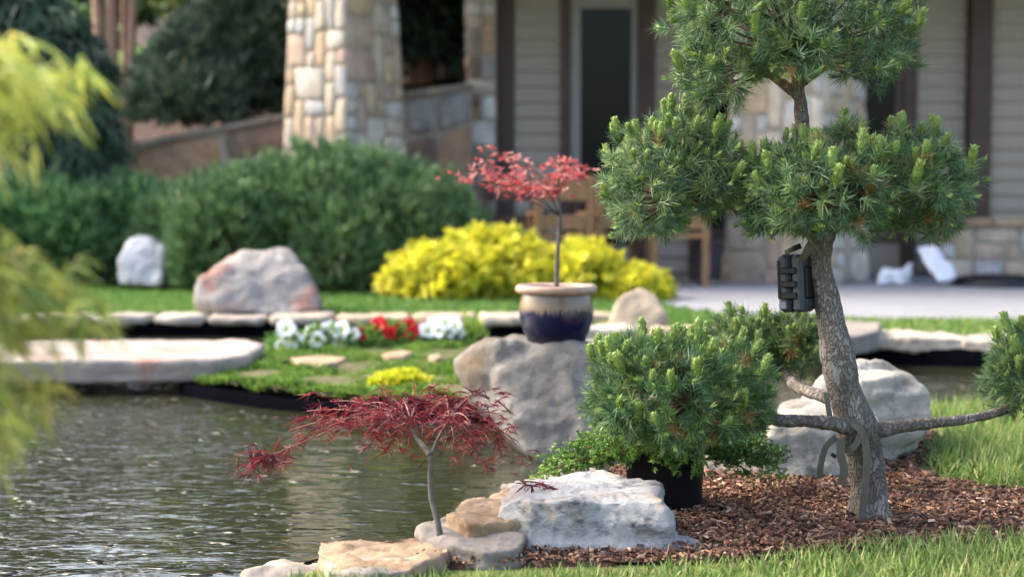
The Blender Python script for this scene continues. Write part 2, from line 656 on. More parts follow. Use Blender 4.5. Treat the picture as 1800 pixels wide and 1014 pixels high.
# water
m, nt, b = nodes_of('pond water', 0.04, 0.5)
b.inputs['Base Color'].default_value = (*lin(42, 44, 29), 1)
b.inputs['IOR'].default_value = 1.42
v = coords(nt, (0.75, 1.7, 1.0))
wa = N(nt, 'ShaderNodeTexNoise', Scale=5.0, Detail=2.0, Roughness=0.5, Distortion=0.5)
wb = N(nt, 'ShaderNodeTexNoise', Scale=19.0, Detail=2.0, Roughness=0.5, Distortion=0.3)
wd = N(nt, 'ShaderNodeTexNoise', Scale=42.0, Detail=2.0, Roughness=0.5)
wc = N(nt, 'ShaderNodeTexNoise', Scale=0.8, Detail=2.0)
for k in (wa, wb, wc, wd):
    nt.links.new(v, k.inputs['Vector'])
crest = ramp(nt, [(0.56, (0, 0, 0)), (0.72, (1, 1, 1))])
nt.links.new(wb.outputs[0], crest.inputs[0])
crest2 = ramp(nt, [(0.52, (0, 0, 0)), (0.75, (1, 1, 1))])
nt.links.new(wd.outputs[0], crest2.inputs[0])
sxw = nt.nodes.new('ShaderNodeSeparateXYZ')
nt.links.new(v, sxw.inputs[0])
mw = N(nt, 'ShaderNodeMath', operation='MULTIPLY_ADD')   # breeze ruffles the open left of the pond more
mw.inputs[1].default_value = -0.55
mw.inputs[2].default_value = -0.35
nt.links.new(sxw.outputs[0], mw.inputs[0])
mw2 = N(nt, 'ShaderNodeMath', operation='ADD')
nt.links.new(mw.outputs[0], mw2.inputs[0])
nt.links.new(wc.outputs[0], mw2.inputs[1])
ra = ramp(nt, [(0.35, (0.3, 0.3, 0.3)), (0.75, (1, 1, 1))])
nt.links.new(mw2.outputs[0], ra.inputs[0])
bp1 = nt.nodes.new('ShaderNodeBump')
bp1.inputs['Distance'].default_value = 0.007
nt.links.new(wa.outputs[0], bp1.inputs['Height'])
bp2 = nt.nodes.new('ShaderNodeBump')
bp2.inputs['Distance'].default_value = 0.0038
nt.links.new(ra.outputs[0], bp2.inputs['Strength'])
nt.links.new(crest.outputs[0], bp2.inputs['Height'])
nt.links.new(bp1.outputs[0], bp2.inputs['Normal'])
bp3 = nt.nodes.new('ShaderNodeBump')
bp3.inputs['Distance'].default_value = 0.0005
nt.links.new(ra.outputs[0], bp3.inputs['Strength'])
nt.links.new(crest2.outputs[0], bp3.inputs['Height'])
nt.links.new(bp2.outputs[0], bp3.inputs['Normal'])
we = N(nt, 'ShaderNodeTexNoise', Scale=15.0, Detail=1.0, Roughness=0.4)
wf = N(nt, 'ShaderNodeTexNoise', Scale=2.2, Detail=2.0)
nt.links.new(v, wf.inputs['Vector'])
rf = ramp(nt, [(0.42, (0.05, 0.05, 0.05)), (0.6, (1, 1, 1))])
nt.links.new(wf.outputs[0], rf.inputs[0])
nt.links.new(v, we.inputs['Vector'])
crest3 = ramp(nt, [(0.63, (0, 0, 0)), (0.75, (1, 1, 1))])
nt.links.new(we.outputs[0], crest3.inputs[0])
bp4 = nt.nodes.new('ShaderNodeBump')
bp4.inputs['Distance'].default_value = 0.02
nt.links.new(crest3.outputs[0], bp4.inputs['Height'])
nt.links.new(rf.outputs[0], bp4.inputs['Strength'])
nt.links.new(bp3.outputs[0], bp4.inputs['Normal'])
nt.links.new(bp4.outputs[0], b.inputs['Normal'])
M['water'] = m

# blue glaze running under a bare tan rim
m, nt, b = nodes_of('cobalt glazed pot', 0.22, 0.5)
v = coords(nt)
sx = nt.nodes.new('ShaderNodeSeparateXYZ')
nt.links.new(v, sx.inputs[0])
nn = N(nt, 'ShaderNodeTexNoise', Scale=170.0, Detail=2.0)
vm = coords(nt, (1, 1, 0.04))
nt.links.new(vm, nn.inputs['Vector'])
ma = N(nt, 'ShaderNodeMath', operation='MULTIPLY_ADD')
ma.inputs[1].default_value = 0.06
nt.links.new(nn.outputs[0], ma.inputs[0])
nt.links.new(sx.outputs[2], ma.inputs[2])
rr = ramp(nt, [(0.0, lin(12, 13, 36)), (0.134, lin(17, 19, 54)), (0.141, lin(84, 74, 80)), (0.15, lin(118, 102, 82)), (0.2, lin(108, 94, 76))])
nt.links.new(ma.outputs[0], rr.inputs[0])
nt.links.new(rr.outputs[0], b.inputs['Base Color'])
M['glaze'] = m
M['pot_rim'] = plain('bare clay rim', lin(170, 148, 128), lin(146, 122, 104), 20, 0.45, 0.001, 60)

# ------------------------------------------------------------------ pond outline
WATER_Z = -0.10
pond = [(-0.60, 2.74), (-0.41, 3.00), (-0.21, 3.2), (-0.1, 3.45), (0.0, 3.72), (0.2, 3.9), (0.36, 4.2), (0.75, 4.62), (1.3, 5.05),
        (1.52, 5.2), (1.9, 5.28), (3.2, 5.4), (4.4, 5.6), (4.6, 7.0), (3.6, 7.3), (2.55, 7.4), (1.76, 7.62), (1.2, 7.85), (0.6, 8.25), (0.42, 9.1),
        (0.0, 9.22), (-1.2, 9.2), (-2.4, 9.25), (-3.2, 9.2), (-3.5, 8.2), (-2.75, 7.1), (-2.7, 5.8), (-2.9, 4.6), (-2.8, 3.2), (-2.4, 2.5), (-1.5, 2.35), (-0.9, 2.5)]
isle = [(-1.42, 6.35), (-1.25, 6.15), (-0.95, 5.88), (-0.56, 5.64), (-0.2, 5.52), (0.1, 5.5), (0.42, 5.6), (0.5, 6.4), (0.46, 7.4), (0.1, 7.85), (-0.4, 7.95), (-0.9, 7.95), (-1.3, 7.75), (-1.5, 7.2), (-1.45, 6.6)]
pond = [(p.x, p.y) for p in spline([(x, y, 0) for x, y in pond], 5, True)]
isle = [(p.x, p.y) for p in spline([(x, y, 0) for x, y in isle], 6, True)]


def sdf(poly, X, Y):
    """signed distance (negative inside) of points to a closed polygon"""
    P_ = np.array(poly)
    Q = np.roll(P_, -1, 0)
    d = np.full(X.shape, 1e9)
    inside = np.zeros(X.shape, bool)
    for (ax, ay), (bx_, by_) in zip(P_, Q):
        ex, ey = bx_ - ax, by_ - ay
        t = np.clip(((X - ax) * ex + (Y - ay) * ey) / (ex * ex + ey * ey + 1e-12), 0, 1)
        d = np.minimum(d, np.hypot(X - ax - t * ex, Y - ay - t * ey))
        c = ((ay > Y) != (by_ > Y)) & (X < ex * (Y - ay) / (by_ - ay + 1e-12) + ax)
        inside ^= c
    return np.where(inside, -d, d)


def axis(lo, a, b_, hi, fine):
    mid = np.arange(a, b_ + 1e-6, fine)
    l = a - np.cumsum(np.geomspace(fine, 12, 40))
    l = l[l > lo]
    h = b_ + np.cumsum(np.geomspace(fine, 12, 40))
    h = h[h < hi]
    return np.concatenate([[lo], l[::-1], mid, h, [hi]])


def grid_mesh(name, xs, ys, Z):
    X, Y = np.meshgrid(xs, ys)
    V = np.stack([X, Y, Z], -1).reshape(-1, 3)
    nx, ny = len(xs), len(ys)
    i = (np.arange(ny - 1)[:, None] * nx + np.arange(nx - 1)[None]).ravel()
    T = np.stack([i, i + 1, i + nx + 1, i + nx], 1)
    return mesh_np(name, V, T, smooth=True)


xs = axis(-220, -4.2, 4.8, 220, 0.05)
ys = axis(-120, 1.6, 9.8, 320, 0.05)
X, Y = np.meshgrid(xs, ys)
dp = sdf(pond, X, Y)
di = sdf(isle, X, Y)
s1 = np.clip((0.09 - dp) / 0.06, 0, 1)
s2 = np.clip((di + 0.09) / 0.06, 0, 1)
Zg = -0.55 * np.minimum(s1, s2) - 0.068 * s1 * (1 - s2)
g = obj('ground', grid_mesh('ground', xs, ys, Zg), M['lawn'])
tag(g, kind='structure')

# pond water
bm = bmesh.new()
vsx = [bm.verts.new((x, y, WATER_Z)) for x, y in pond]
bm.faces.new(vsx)
bmesh.ops.triangulate(bm, faces=bm.faces[:])
me = bpy.data.meshes.new('pond_water')
bm.to_mesh(me)
bm.free()
w = obj('pond_water', me, M['water'])
tag(w, kind='structure')


def band(name, poly, s, z0, z1, mat):
    """strip following a closed outline: lip, face and back"""
    P_ = np.array(poly)
    t = np.roll(P_, -1, 0) - np.roll(P_, 1, 0)
    nn_ = nrm(np.stack([t[:, 1], -t[:, 0]], 1))
    n_ = len(P_)
    V, T = [], []
    wob = np.array([0.012 * noise.noise(Vector((p[0] * 3, p[1] * 3, 4))) for p in P_])
    prof = [(-s * .16, z1 - 0.05), (-s * .10, z1 - 0.004), (-s * .014, z1), (s * .006, z1 - 0.008), (s * .014, (z0 + z1) / 2), (s * .02, z0)]
    for k, (o_, z_) in enumerate(prof):
        zz = z_ + (wob * .6 if 1 < k < 4 else 0 * wob)
        V.append(np.concatenate([P_ + nn_ * (o_ + wob[:, None] * .6), np.broadcast_to(zz, (n_,))[:, None]], 1))
    V = np.concatenate(V)
    i = np.arange(n_)
    j = (i + 1) % n_
    T = np.concatenate([np.stack([k * n_ + i, k * n_ + j, (k + 1) * n_ + j, (k + 1) * n_ + i], 1) for k in range(len(prof) - 1)])
    o = obj(name, mesh_np(name, V, T, smooth=True), mat)
    return o


def orient(poly):
    a = sum(x0 * y1 - x1 * y0 for (x0, y0), (x1, y1) in zip(poly, poly[1:] + poly[:1]))
    return 1 if a > 0 else -1


o = band('pond_liner', pond, -orient(pond), -0.4, -0.008, M['liner'])
tag(o, 'black rubber liner edging the pond banks', 'pond liner')
o = band('pond_liner', isle, orient(isle), -0.4, -0.052, M['liner'])
tag(o, 'black rubber liner wrapped round the planted island', 'pond liner')

# ------------------------------------------------------------------ ground sheets
def sheet(name, poly, z, mat, amp=0.0, step=0.05):
    P_ = np.array(poly)
    xs_ = np.arange(P_[:, 0].min() - step, P_[:, 0].max() + step, step)
    ys_ = np.arange(P_[:, 1].min() - step, P_[:, 1].max() + step, step)
    X_, Y_ = np.meshgrid(xs_, ys_)
    d = sdf(poly, X_, Y_)
    ins = d < step * .7
    nx = len(xs_)
    Zn = np.array([fb(Vector((x, y, z)) * 3, 3) for x, y in zip(X_.ravel(), Y_.ravel())]).reshape(X_.shape) if amp else 0 * X_
    fade = np.clip(-d / 0.15, 0, 1)
    Z_ = z + amp * fade * (0.6 + Zn) - (1 - np.clip(-d / 0.02 + .6, 0, 1)) * (z + 0.01)
    V = np.stack([X_, Y_, Z_], -1).reshape(-1, 3)
    q = ins[:-1, :-1] & ins[1:, :-1] & ins[:-1, 1:] & ins[1:, 1:]
    i = (np.arange(q.shape[0])[:, None] * nx + np.arange(q.shape[1])[None])[q]
    T = np.stack([i, i + 1, i + nx + 1, i + nx], 1)
    used = np.unique(T)
    rm = -np.ones(len(V), int)
    rm[used] = np.arange(len(used))
    o = obj(name, mesh_np(name, V[used], rm[T], smooth=True), mat)
    return o, d


def pw(*pp):
    return [(on(x, y).x, on(x, y).y) for x, y in pp]


def smooth_poly(p, n=5):
    return [(q.x, q.y) for q in spline([(x, y, 0) for x, y in p], n, True)]


bed = smooth_poly([(-0.2, 2.9), (-0.12, 3.0), (-0.03, 3.12), (0.08, 3.5), (0.22, 3.8), (0.4, 4.1), (0.8, 4.5), (1.2, 4.78), (1.3, 4.5), (1.15, 4.1), (1.08, 3.86), (1.2, 3.62), (1.5, 3.5),
                   (1.7, 3.3), (1.6, 3.12), (1.2, 3.06), (0.9, 3.02), (0.6, 2.95), (0.35, 2.9), (0.1, 2.88), (-0.12, 2.86)], 4)
o, _ = sheet('mulch_bed', bed, 0.006, M['mulch_base'], 0.014, 0.04)
tag(o, kind='structure')


def bed_z(x, y):
    d = float(sdf(bed, np.array([x]), np.array([y]))[0])
    f = min(max(-d / 0.15, 0), 1)
    return 0.006 + 0.014 * f * (0.6 + fb(Vector((x, y, 0.006)) * 3, 3))


pat = [(1.15, 10.3), (1.6, 9.5), (2.3, 9.12), (3.0, 9.05), (4.5, 9.0), (9.5, 9.0), (9.5, 15.28), (-2.5, 15.28), (-2.5, 14.4), (-0.5, 13.2), (0.9, 12.0)]
o, _ = sheet('patio', pat, 0.02, M['patio'], 0.0, 0.12)
tag(o, kind='structure')

isle_in = [(x * .94 - .03, 6.65 + (y - 6.65) * .955) for x, y in isle]
island_top, _ = sheet('island_soil', isle_in, -0.042, plain('mossy soil', lin(84, 92, 52), lin(98, 84, 62), 9, .95, .01, 60), 0.035, 0.05)
island_top.name = 'island_ground'
tag(island_top, kind='structure')


def scatter(poly, n, avoid=()):
    P_ = np.array(poly)
    lo, hi = P_.min(0), P_.max(0)
    q = rng.uniform(lo, hi, (n, 2))
    d = sdf(poly, q[:, 0], q[:, 1])
    k = d < 0
    for a in avoid:
        k &= sdf(a, q[:, 0], q[:, 1]) > 0.01
    return q[k], d[k]


# ------------------------------------------------------------------ grass
def lawn_blades(name, poly, density, L, W, cols, avoid=(), label='', zoff=0.0, lean=0.35, hx_=None):
    P_ = np.array(poly)
    area = np.prod(P_.max(0) - P_.min(0))
    q, d = scatter(poly, int(area * density), avoid)
    n = len(q)
    cl = np.array([noise.noise(Vector((x * 7, y * 7, 3))) for x, y in q])
    B = np.stack([q[:, 0], q[:, 1], np.full(n, zoff)], 1)
    D = np.stack([rng.normal(0, lean, n), rng.normal(0, lean, n), np.ones(n)], 1)
    Ls = rng.uniform(L[0], L[1], n) * (1 + 0.35 * cl)
    if hx_:
        Ls = Ls * np.interp(q[:, 0], hx_[0], hx_[1])
    v, t, c = blades(B, D, Ls, W, pick_cols(cols, n), rng.uniform(0.0, 0.45, n), 0.25)
    o = obj(name, mesh_np(name, v, t, c), M['grass'])
    return tag(o, label, 'grass', kind='stuff')


GRN = [lin(110, 140, 68), lin(94, 126, 58), lin(130, 156, 84), lin(86, 114, 56), lin(158, 168, 108), lin(148, 146, 98)]
GRN_FAR = [lin(96, 134, 62), lin(82, 120, 56), lin(112, 142, 70)]
front = [(-0.5, 2.2), (-0.5, 2.66), (-0.4, 2.78), (-0.2, 2.8), (0.0, 2.81), (0.2, 2.83), (0.42, 2.88), (0.62, 3.0), (0.9, 3.06), (1.2, 3.1), (1.6, 3.16), (1.75, 3.3), (2.2, 3.3), (2.2, 2.2)]
lawn_blades('lawn_grass', front, 15000, (0.035, 0.085), 0.0035, GRN, label='bright green grass along the near edge of the mulch bed', hx_=([-.5, .3, .9, 1.3], [.5, .5, .85, 1.0]))
rightg = smooth_poly([(1.12, 3.86), (1.2, 4.2), (1.36, 4.6), (1.34, 4.95), (1.55, 5.12), (1.9, 5.2), (2.6, 5.3), (3.0, 4.8), (2.6, 3.6), (1.9, 3.3), (1.6, 3.48), (1.25, 3.66)], 4)
lawn_blades('lawn_grass', rightg, 9000, (0.04, 0.10), 0.004, GRN, label='pale green grass beyond the low right branch')
farl = [(-3.9, 9.55), (-2, 9.55), (-0.6, 9.6), (0.3, 9.6), (0.55, 9.4), (0.75, 8.7), (1.2, 8.5), (1.5, 9.0), (1.1, 10.2), (0.8, 12.0), (-0.6, 13.1), (-2.6, 13.6), (-5.5, 13.6), (-6, 10)]
lawn_blades('lawn_grass', farl, 2300, (0.04, 0.075), 0.008, GRN_FAR, label='mown lawn strip between the far coping and the shrubs')
farr = [(1.25, 8.3), (1.8, 8.05), (2.6, 7.85), (4.2, 7.6), (5, 7.6), (5, 8.95), (3.0, 9.0), (2.3, 9.06), (1.6, 9.4)]
lawn_blades('lawn_grass', farr, 2600, (0.04, 0.08), 0.007, GRN_FAR + [lin(150, 160, 96)], label='lawn strip between the ledge stones and the patio')

# ------------------------------------------------------------------ mulch chips
q, d = scatter(bed, 40000)
n = len(q)
zb = np.array([bed_z(x, y) for x, y in q]) if n < 400 else None
xg = np.arange(-0.5, 2.0, 0.04)
yg = np.arange(2.7, 5.0, 0.04)
XG, YG = np.meshgrid(xg, yg)
DG = sdf(bed, XG, YG)
ZG = np.array([fb(Vector((x, y, 0.006)) * 3, 3) for x, y in zip(XG.ravel(), YG.ravel())]).reshape(XG.shape)
ZG = 0.006 + 0.014 * np.clip(-DG / 0.15, 0, 1) * (0.6 + ZG)
ix = ((q[:, 0] - xg[0]) / 0.04).astype(int).clip(0, len(xg) - 1)
iy = ((q[:, 1] - yg[0]) / 0.04).astype(int).clip(0, len(yg) - 1)
zb = ZG[iy, ix]
a = rng.uniform(0, 2 * np.pi, n)
pit = rng.normal(0, 0.3, n)
dx = np.stack([np.cos(a) * np.cos(pit), np.sin(a) * np.cos(pit), np.sin(pit)], 1)
ll = rng.gamma(2.4, 0.0058, n).clip(0.004, 0.06)
ww = rng.gamma(4.0, 0.001, n).clip(0.0014, 0.009)
side = nrm(np.cross(dx, np.array([0, 0, 1.0]) + rng.normal(0, 0.5, (n, 3))))
upv = np.cross(side, dx)
c0 = np.stack([q[:, 0], q[:, 1], zb + rng.uniform(0.0, 0.014, n)], 1)
hx, hy, hz = dx * ll[:, None] / 2, side * ww[:, None] / 2, upv * rng.uniform(0.0008, 0.003, n)[:, None]
jn = rng.uniform(0.4, 1.0, (n, 1))
V = np.stack([c0 - hx - hy * jn, c0 + hx - hy, c0 + hx * .8 + hy, c0 - hx + hy, c0 - hx * .9 - hy * jn + hz * 2, c0 + hx * .9 - hy * .9 + hz * 2, c0 + hx * .7 + hy * .9 + hz * 2, c0 - hx * .9 + hy * .9 + hz * 2], 1).reshape(-1, 3)
fq = np.array([[4, 5, 6, 7], [0, 1, 5, 4], [1, 2, 6, 5], [2, 3, 7, 6], [3, 0, 4, 7]])
T = (np.arange(n)[:, None, None] * 8 + fq[None]).reshape(-1, 4)
MC = [lin(118, 88, 72), lin(94, 70, 58), lin(140, 108, 88), lin(72, 54, 47), lin(164, 134, 112), lin(116, 80, 64), lin(186, 160, 136)]
cc = pick_cols(MC, n, [.24, .24, .16, .16, .08, .1, .02]) * rng.uniform(.8, 1.2, (n, 1))
o = obj('mulch_chips', mesh_np('mulch_chips', V, T, np.repeat(cc, 8, 0)), M['chip'])
tag(o, 'red brown wood mulch chips spread round the pine', 'mulch', kind='stuff')

# ------------------------------------------------------------------ rocks
def hull_from(pts):
    return [tuple(p) for p in pts]


def prism(front, back):
    return hull_from(list(front) + list(back))


# front limestone block with a low toe on its right
D0 = 3.0
fr = [at(882, 945, 3.03), at(925, 985, 2.96), at(1180, 985, 2.97), at(880, 890, 3.05), at(935, 880, 2.99), at(1165, 880, 3.0), at(1180, 905, 3.0), at(1172, 960, 2.98)]
bk = [at(905, 842, 3.2), at(1125, 838, 3.22), at(1160, 850, 3.18), at(900, 920, 3.25), at(1165, 930, 3.22)]
toe = [at(1150, 985, 2.96), at(1232, 978, 2.99), at(1236, 958, 3.02), at(1180, 932, 3.0), at(1215, 948, 3.06), at(1140, 930, 3.1), at(1150, 975, 3.12), at(1225, 970, 3.1)]
bk2 = [at(960, 835, 3.28), at(1050, 826, 3.3), at(1100, 835, 3.26), at(960, 880, 3.28), at(1100, 880, 3.28), at(970, 845, 3.2), at(1080, 842, 3.2)]
rock('limestone_block', [prism(fr, bk), toe, bk2], M['limestone_front'], 'white limestone block with dark lichen stains on mulch beside the small red maple', 'rock',
     voxel=0.0045, amp=0.008, freq=11, seed=2, strata=0.005, sfreq=38, chip=0.013, cfreq=9, smooth_it=1)

# cream limestone behind the pine trunk: two masses
h1 = [at(1500, 800, 3.95), at(1612, 790, 4.02), at(1632, 750, 4.0), at(1630, 690, 4.05), at(1600, 664, 4.05), at(1510, 668, 3.98), at(1490, 740, 3.93), at(1560, 815, 3.98), at(1500, 650, 4.3), at(1600, 655, 4.3), at(1625, 760, 4.35), at(1500, 760, 4.4)]
h2 = [at(1335, 855, 3.72), at(1500, 850, 3.78), at(1345, 770, 3.78), at(1370, 735, 3.84), at(1540, 740, 3.86), at(1540, 840, 3.85), at(1340, 800, 4.2), at(1380, 705, 4.1), at(1540, 700, 4.1), at(1450, 690, 4.15)]
h3 = [at(1420, 690, 4.1), at(1470, 640, 4.35), at(1540, 628, 4.4), at(1600, 655, 4.4), at(1500, 720, 4.1), at(1400, 720, 4.3), at(1580, 720, 4.5)]
rock('limestone_boulder', [h1, h2, h3], M['limestone_back'], 'large cream limestone boulder standing on mulch behind the pine trunk', 'rock',
     voxel=0.0075, amp=0.010, freq=9, seed=5, strata=0.009, sfreq=26, chip=0.03, cfreq=7, smooth_it=1)
h = [at(1225, 845, 3.78), at(1345, 850, 3.74), at(1240, 785, 3.85), at(1330, 775, 3.85), at(1230, 850, 4.1), at(1350, 780, 4.1), at(1240, 780, 4.1)]
rock('low_boulder', [h], M['flag_grey'], 'low grey brown boulder in shade beside the black nursery pot', 'rock', voxel=0.009, amp=0.014, freq=9, seed=8, strata=0.004)

# big leaning grey boulder carrying the blue pot
h1 = [at(800, 645, 5.0), at(815, 612, 5.1), at(850, 592, 5.2), at(960, 592, 5.1), at(1060, 592, 5.1), at(1090, 640, 5.0), at(860, 730, 4.85), at(810, 690, 4.95), at(860, 600, 4.88), at(1050, 606, 4.8),
      at(930, 800, 4.72), at(960, 830, 4.72), at(1090, 830, 4.7), at(900, 620, 5.7), at(1080, 620, 5.7), at(930, 760, 5.6), at(1090, 780, 5.6)]
rock('leaning_boulder', [h1], M['boulder_grey'], 'big leaning grey boulder at the water carrying the blue glazed pot', 'rock',
     voxel=0.013, amp=0.018, freq=7, seed=13, chip=0.045, cfreq=5, smooth_it=1)

# pink-streaked boulder at the far bank
h1 = [at(350, 548, 9.5), at(345, 520, 9.45), at(350, 490, 9.5), at(400, 545, 9.35), at(562, 548, 9.4), at(568, 528, 9.5), at(535, 470, 9.6), at(505, 440, 9.75), at(430, 437, 9.75), at(395, 462, 9.6),
      at(360, 482, 9.6), at(360, 550, 10.1), at(560, 545, 10.1), at(420, 445, 10.0), at(510, 450, 10.0), at(470, 556, 9.35)]
rock('pink_boulder', [h1], M['boulder_pink'], 'large grey boulder with pink streaks on the far pond coping', 'rock', voxel=0.022, amp=0.03, freq=4, seed=21, chip=0.03, cfreq=4)
h1 = [at(x, y, D - .45) for x, y, D in ((206, 502, 12.5), (282, 504, 12.4), (207, 450, 12.5), (226, 418, 12.7), (260, 411, 12.8), (294, 436, 12.7), (294, 502, 12.7), (215, 497, 13.0), (288, 440, 13.0), (235, 416, 13.0))]
rock('white_boulder', [h1], M['boulder_white'], 'pale white boulder standing in front of the dark shrubs on the lawn edge', 'rock', voxel=0.022, amp=0.03, freq=4, seed=23, chip=0.03, cfreq=5)
h1 = [at(1068, 590, 8.25), at(1072, 560, 8.2), at(1090, 520, 8.3), at(1120, 505, 8.4), at(1150, 512, 8.4), at(1172, 550, 8.25), at(1176, 585, 8.25), at(1120, 600, 8.1), at(1075, 580, 8.7), at(1165, 580, 8.7), at(1120, 512, 8.6)]
rock('round_boulder', [h1], M['boulder_tan'], 'rounded tan boulder on the bank beside the blue glazed pot', 'rock', voxel=0.018, amp=0.02, freq=5, seed=27)
h1 = [at(268, 505, 12.2), at(300, 505, 12.2), at(272, 498, 12.3), at(296, 498, 12.3), at(285, 497, 12.4), at(300, 504, 12.45)]
rock('small_stone', [h1], M['boulder_tan'], 'small pale stone on the lawn near the white boulder', 'rock', voxel=0.012, amp=0.01, freq=8, seed=29)


def slab_pts(outline, z0, z1, inset=0.02):
    """flat stone from ground outline points"""
    c = sum((Vector((x, y)) for x, y in outline), Vector((0, 0))) / len(outline)
    pts = []
    for x, y in outline:
        d_ = (Vector((x, y)) - c)
        pts.append((x, y, z1))
        q_ = c + d_ * (1 - inset)
        pts.append((q_.x, q_.y, z0))
    return pts


# near bank flagstones
def flag(pp, z1, th, mat, label, seed, vox=0.007):
    pts = [(on(x, y, z1).x, on(x, y, z1).y) for x, y in pp]
    rock('flagstone', [slab_pts(pts, z1 - th, z1)], mat, label, 'flagstone', 'flagstones along the near pond edge', voxel=vox, amp=0.010, freq=12, seed=seed, strata=0.006, sfreq=70, chip=0.016, cfreq=11, smooth_it=1)


flag([(562, 948), (640, 944), (800, 936), (812, 950), (775, 978), (720, 998), (600, 992), (556, 970)], 0.03, 0.08, M['flag_tan'], 'thick tan flagstone lying beside the stem of the small red maple', 31)
flag([(730, 922), (800, 904), (890, 892), (935, 915), (915, 956), (850, 962), (790, 952), (742, 938)], 0.045, 0.09, M['flag_grey'], 'grey tan flagstone stepping up behind the red maple stem', 32)
flag([(782, 900), (845, 872), (900, 852), (970, 870), (940, 912), (820, 920)], 0.07, 0.08, M['flag_tan'], 'tan flagstone tucked behind the white limestone block', 33)
flag([(420, 996), (500, 980), (590, 978), (610, 1000), (520, 1010), (430, 1012)], -0.002, 0.06, M['flag_grey'], 'flat grey flagstone lowest at the grass by the water', 34)
flag([(570, 986), (640, 974), (720, 982), (730, 1004), (640, 1010), (575, 1004)], 0.022, 0.06, M['flag_grey'], 'weathered grey flagstone in front of the thick tan one', 35)
flag([(880, 850), (960, 830), (1050, 828), (1060, 850), (960, 868)], 0.07, 0.09, M['flag_grey'], 'low grey flagstone hidden between boulder and limestone block', 37)

# bridge slab
zt = 0.055
sl = [(on(x, y, zt).x, on(x, y, zt).y) for x, y in ((-330, 630), (-100, 634), (150, 632), (380, 630), (440, 622), (468, 604), (440, 597), (150, 595), (-300, 597))]
rock('bridge_slab', [slab_pts(sl, zt - 0.105, zt, 0.03)], M['slab'], 'long flat stone slab bridging the pond to the planted island', 'stone bridge',
     voxel=0.014, amp=0.007, freq=7, seed=41, strata=0.006, sfreq=50, chip=0.008, cfreq=5, smooth_it=1)
h = [(-2.9, 6.3, -0.3), (-2.5, 6.3, -0.3), (-2.5, 6.9, -0.3), (-2.9, 6.9, -0.3), (-2.9, 6.3, -0.032), (-2.5, 6.35, -0.032), (-2.5, 6.9, -0.032), (-2.9, 6.9, -0.032)]

# coping stones along the far bank
cx = -3.6
k = 0
ORD = ['first', 'second', 'third', 'fourth', 'fifth', 'sixth', 'seventh', 'eighth', 'ninth', 'tenth', 'eleventh', 'twelfth', 'thirteenth', 'fourteenth']
while cx < 0.3:
    wdt = random.uniform(0.34, 0.62)
    y0 = 9.16 + 0.03 * random.random()
    o_ = [(cx + .01, y0 + random.uniform(0, .05)), (cx + wdt * .5, y0 - .03), (cx + wdt - .012, y0 + random.uniform(0, .05)), (cx + wdt - .012, y0 + .36), (cx + .01, y0 + .33)]
    zt_ = random.uniform(0.02, 0.035)
    rock('coping_stone', [slab_pts(o_, -0.03, zt_)], M['cope'], 'pale flat coping stone on the far bank, %s from the left end' % ORD[min(k, 13)], 'coping stone', 'coping stones on the far pond bank',
         voxel=0.02, amp=0.012, freq=8, seed=50 + k)
    cx += wdt
    k += 1
# ledge stones along the right bank
led = [(1.50, 7.70, .42), (1.86, 7.56, .46), (2.28, 7.45, .4), (2.66, 7.38, .5), (3.14, 7.30, .5), (3.6, 7.22, .5)]
nm = ['next to the grey slab', 'second from the grey slab', 'third from the grey slab', 'fourth from the grey slab', 'fifth from the grey slab', 'sixth from the grey slab']
for k, (x, y, wd) in enumerate(led):
    o_ = [(x + .005, y + .01), (x + wd * .4, y - .05), (x + wd - .005, y - .09), (x + wd - .01, y + .3), (x + .01, y + .36)]
    rock('ledge_stone', [slab_pts(o_, -0.035, 0.035 + .012 * (k % 2))], M['cope'], 'cream ledge stone on the right bank, ' + nm[k], 'ledge stone', 'ledge stones on the right pond bank',
         voxel=0.014, amp=0.016, freq=9, seed=80 + k, strata=0.006)
o_ = [(on(x, y, .1).x, on(x, y, .1).y) for x, y in ((1440, 596), (1500, 592), (1545, 580), (1550, 566), (1480, 562), (1420, 570))]
rock('ledge_slab', [slab_pts(o_, 0.0, 0.1)], M['flag_grey'], 'grey slab propped on the bank just right of the pine trunk', 'stone slab', voxel=0.014, amp=0.012, freq=8, seed=91)
for k, (x, y, w_, lb) in enumerate([(0.52, 8.0, .3, 'tan bank stone beside the blue pot'), (0.3, 8.4, .25, 'small pale bank stone behind the blue pot'), (0.95, 7.95, .4, 'bank stone under the round tan boulder'), (1.3, 7.8, .3, 'bank stone behind the rear pine pad')]):
    o_ = [(x - w_ / 2, y - .1), (x + w_ / 2, y - .12), (x + w_ / 2, y + .16), (x - w_ / 2, y + .14)]
    rock('bank_stone', [slab_pts(o_, -0.35 if k == 1 else -.04, .06)], M['cope'], lb, 'bank stone', 'stones on the bank by the round boulder', voxel=0.016, amp=0.016, freq=8, seed=95 + k)
# stepping stones in the island
for k, (pp, lb) in enumerate([([(505, 628), (560, 624), (612, 627), (590, 636), (555, 644), (525, 636)], 'flat tan stepping stone in the moss by the white petunias'),
                              ([(665, 620), (700, 615), (730, 617), (710, 627), (680, 628)], 'flat tan stepping stone in the moss by the red petunias'),
                              ([(752, 624), (772, 620), (780, 626), (765, 630)], 'small stepping stone near the yellow sedum')]):
    o_ = [(on(x, y, .015).x, on(x, y, .015).y) for x, y in pp]
    rock('stepping_stone', [slab_pts(o_, -.05, .015)], M['flag_tan'], lb, 'stepping stone', 'stepping stones on the island', voxel=0.012, amp=0.006, freq=9, seed=110 + k)

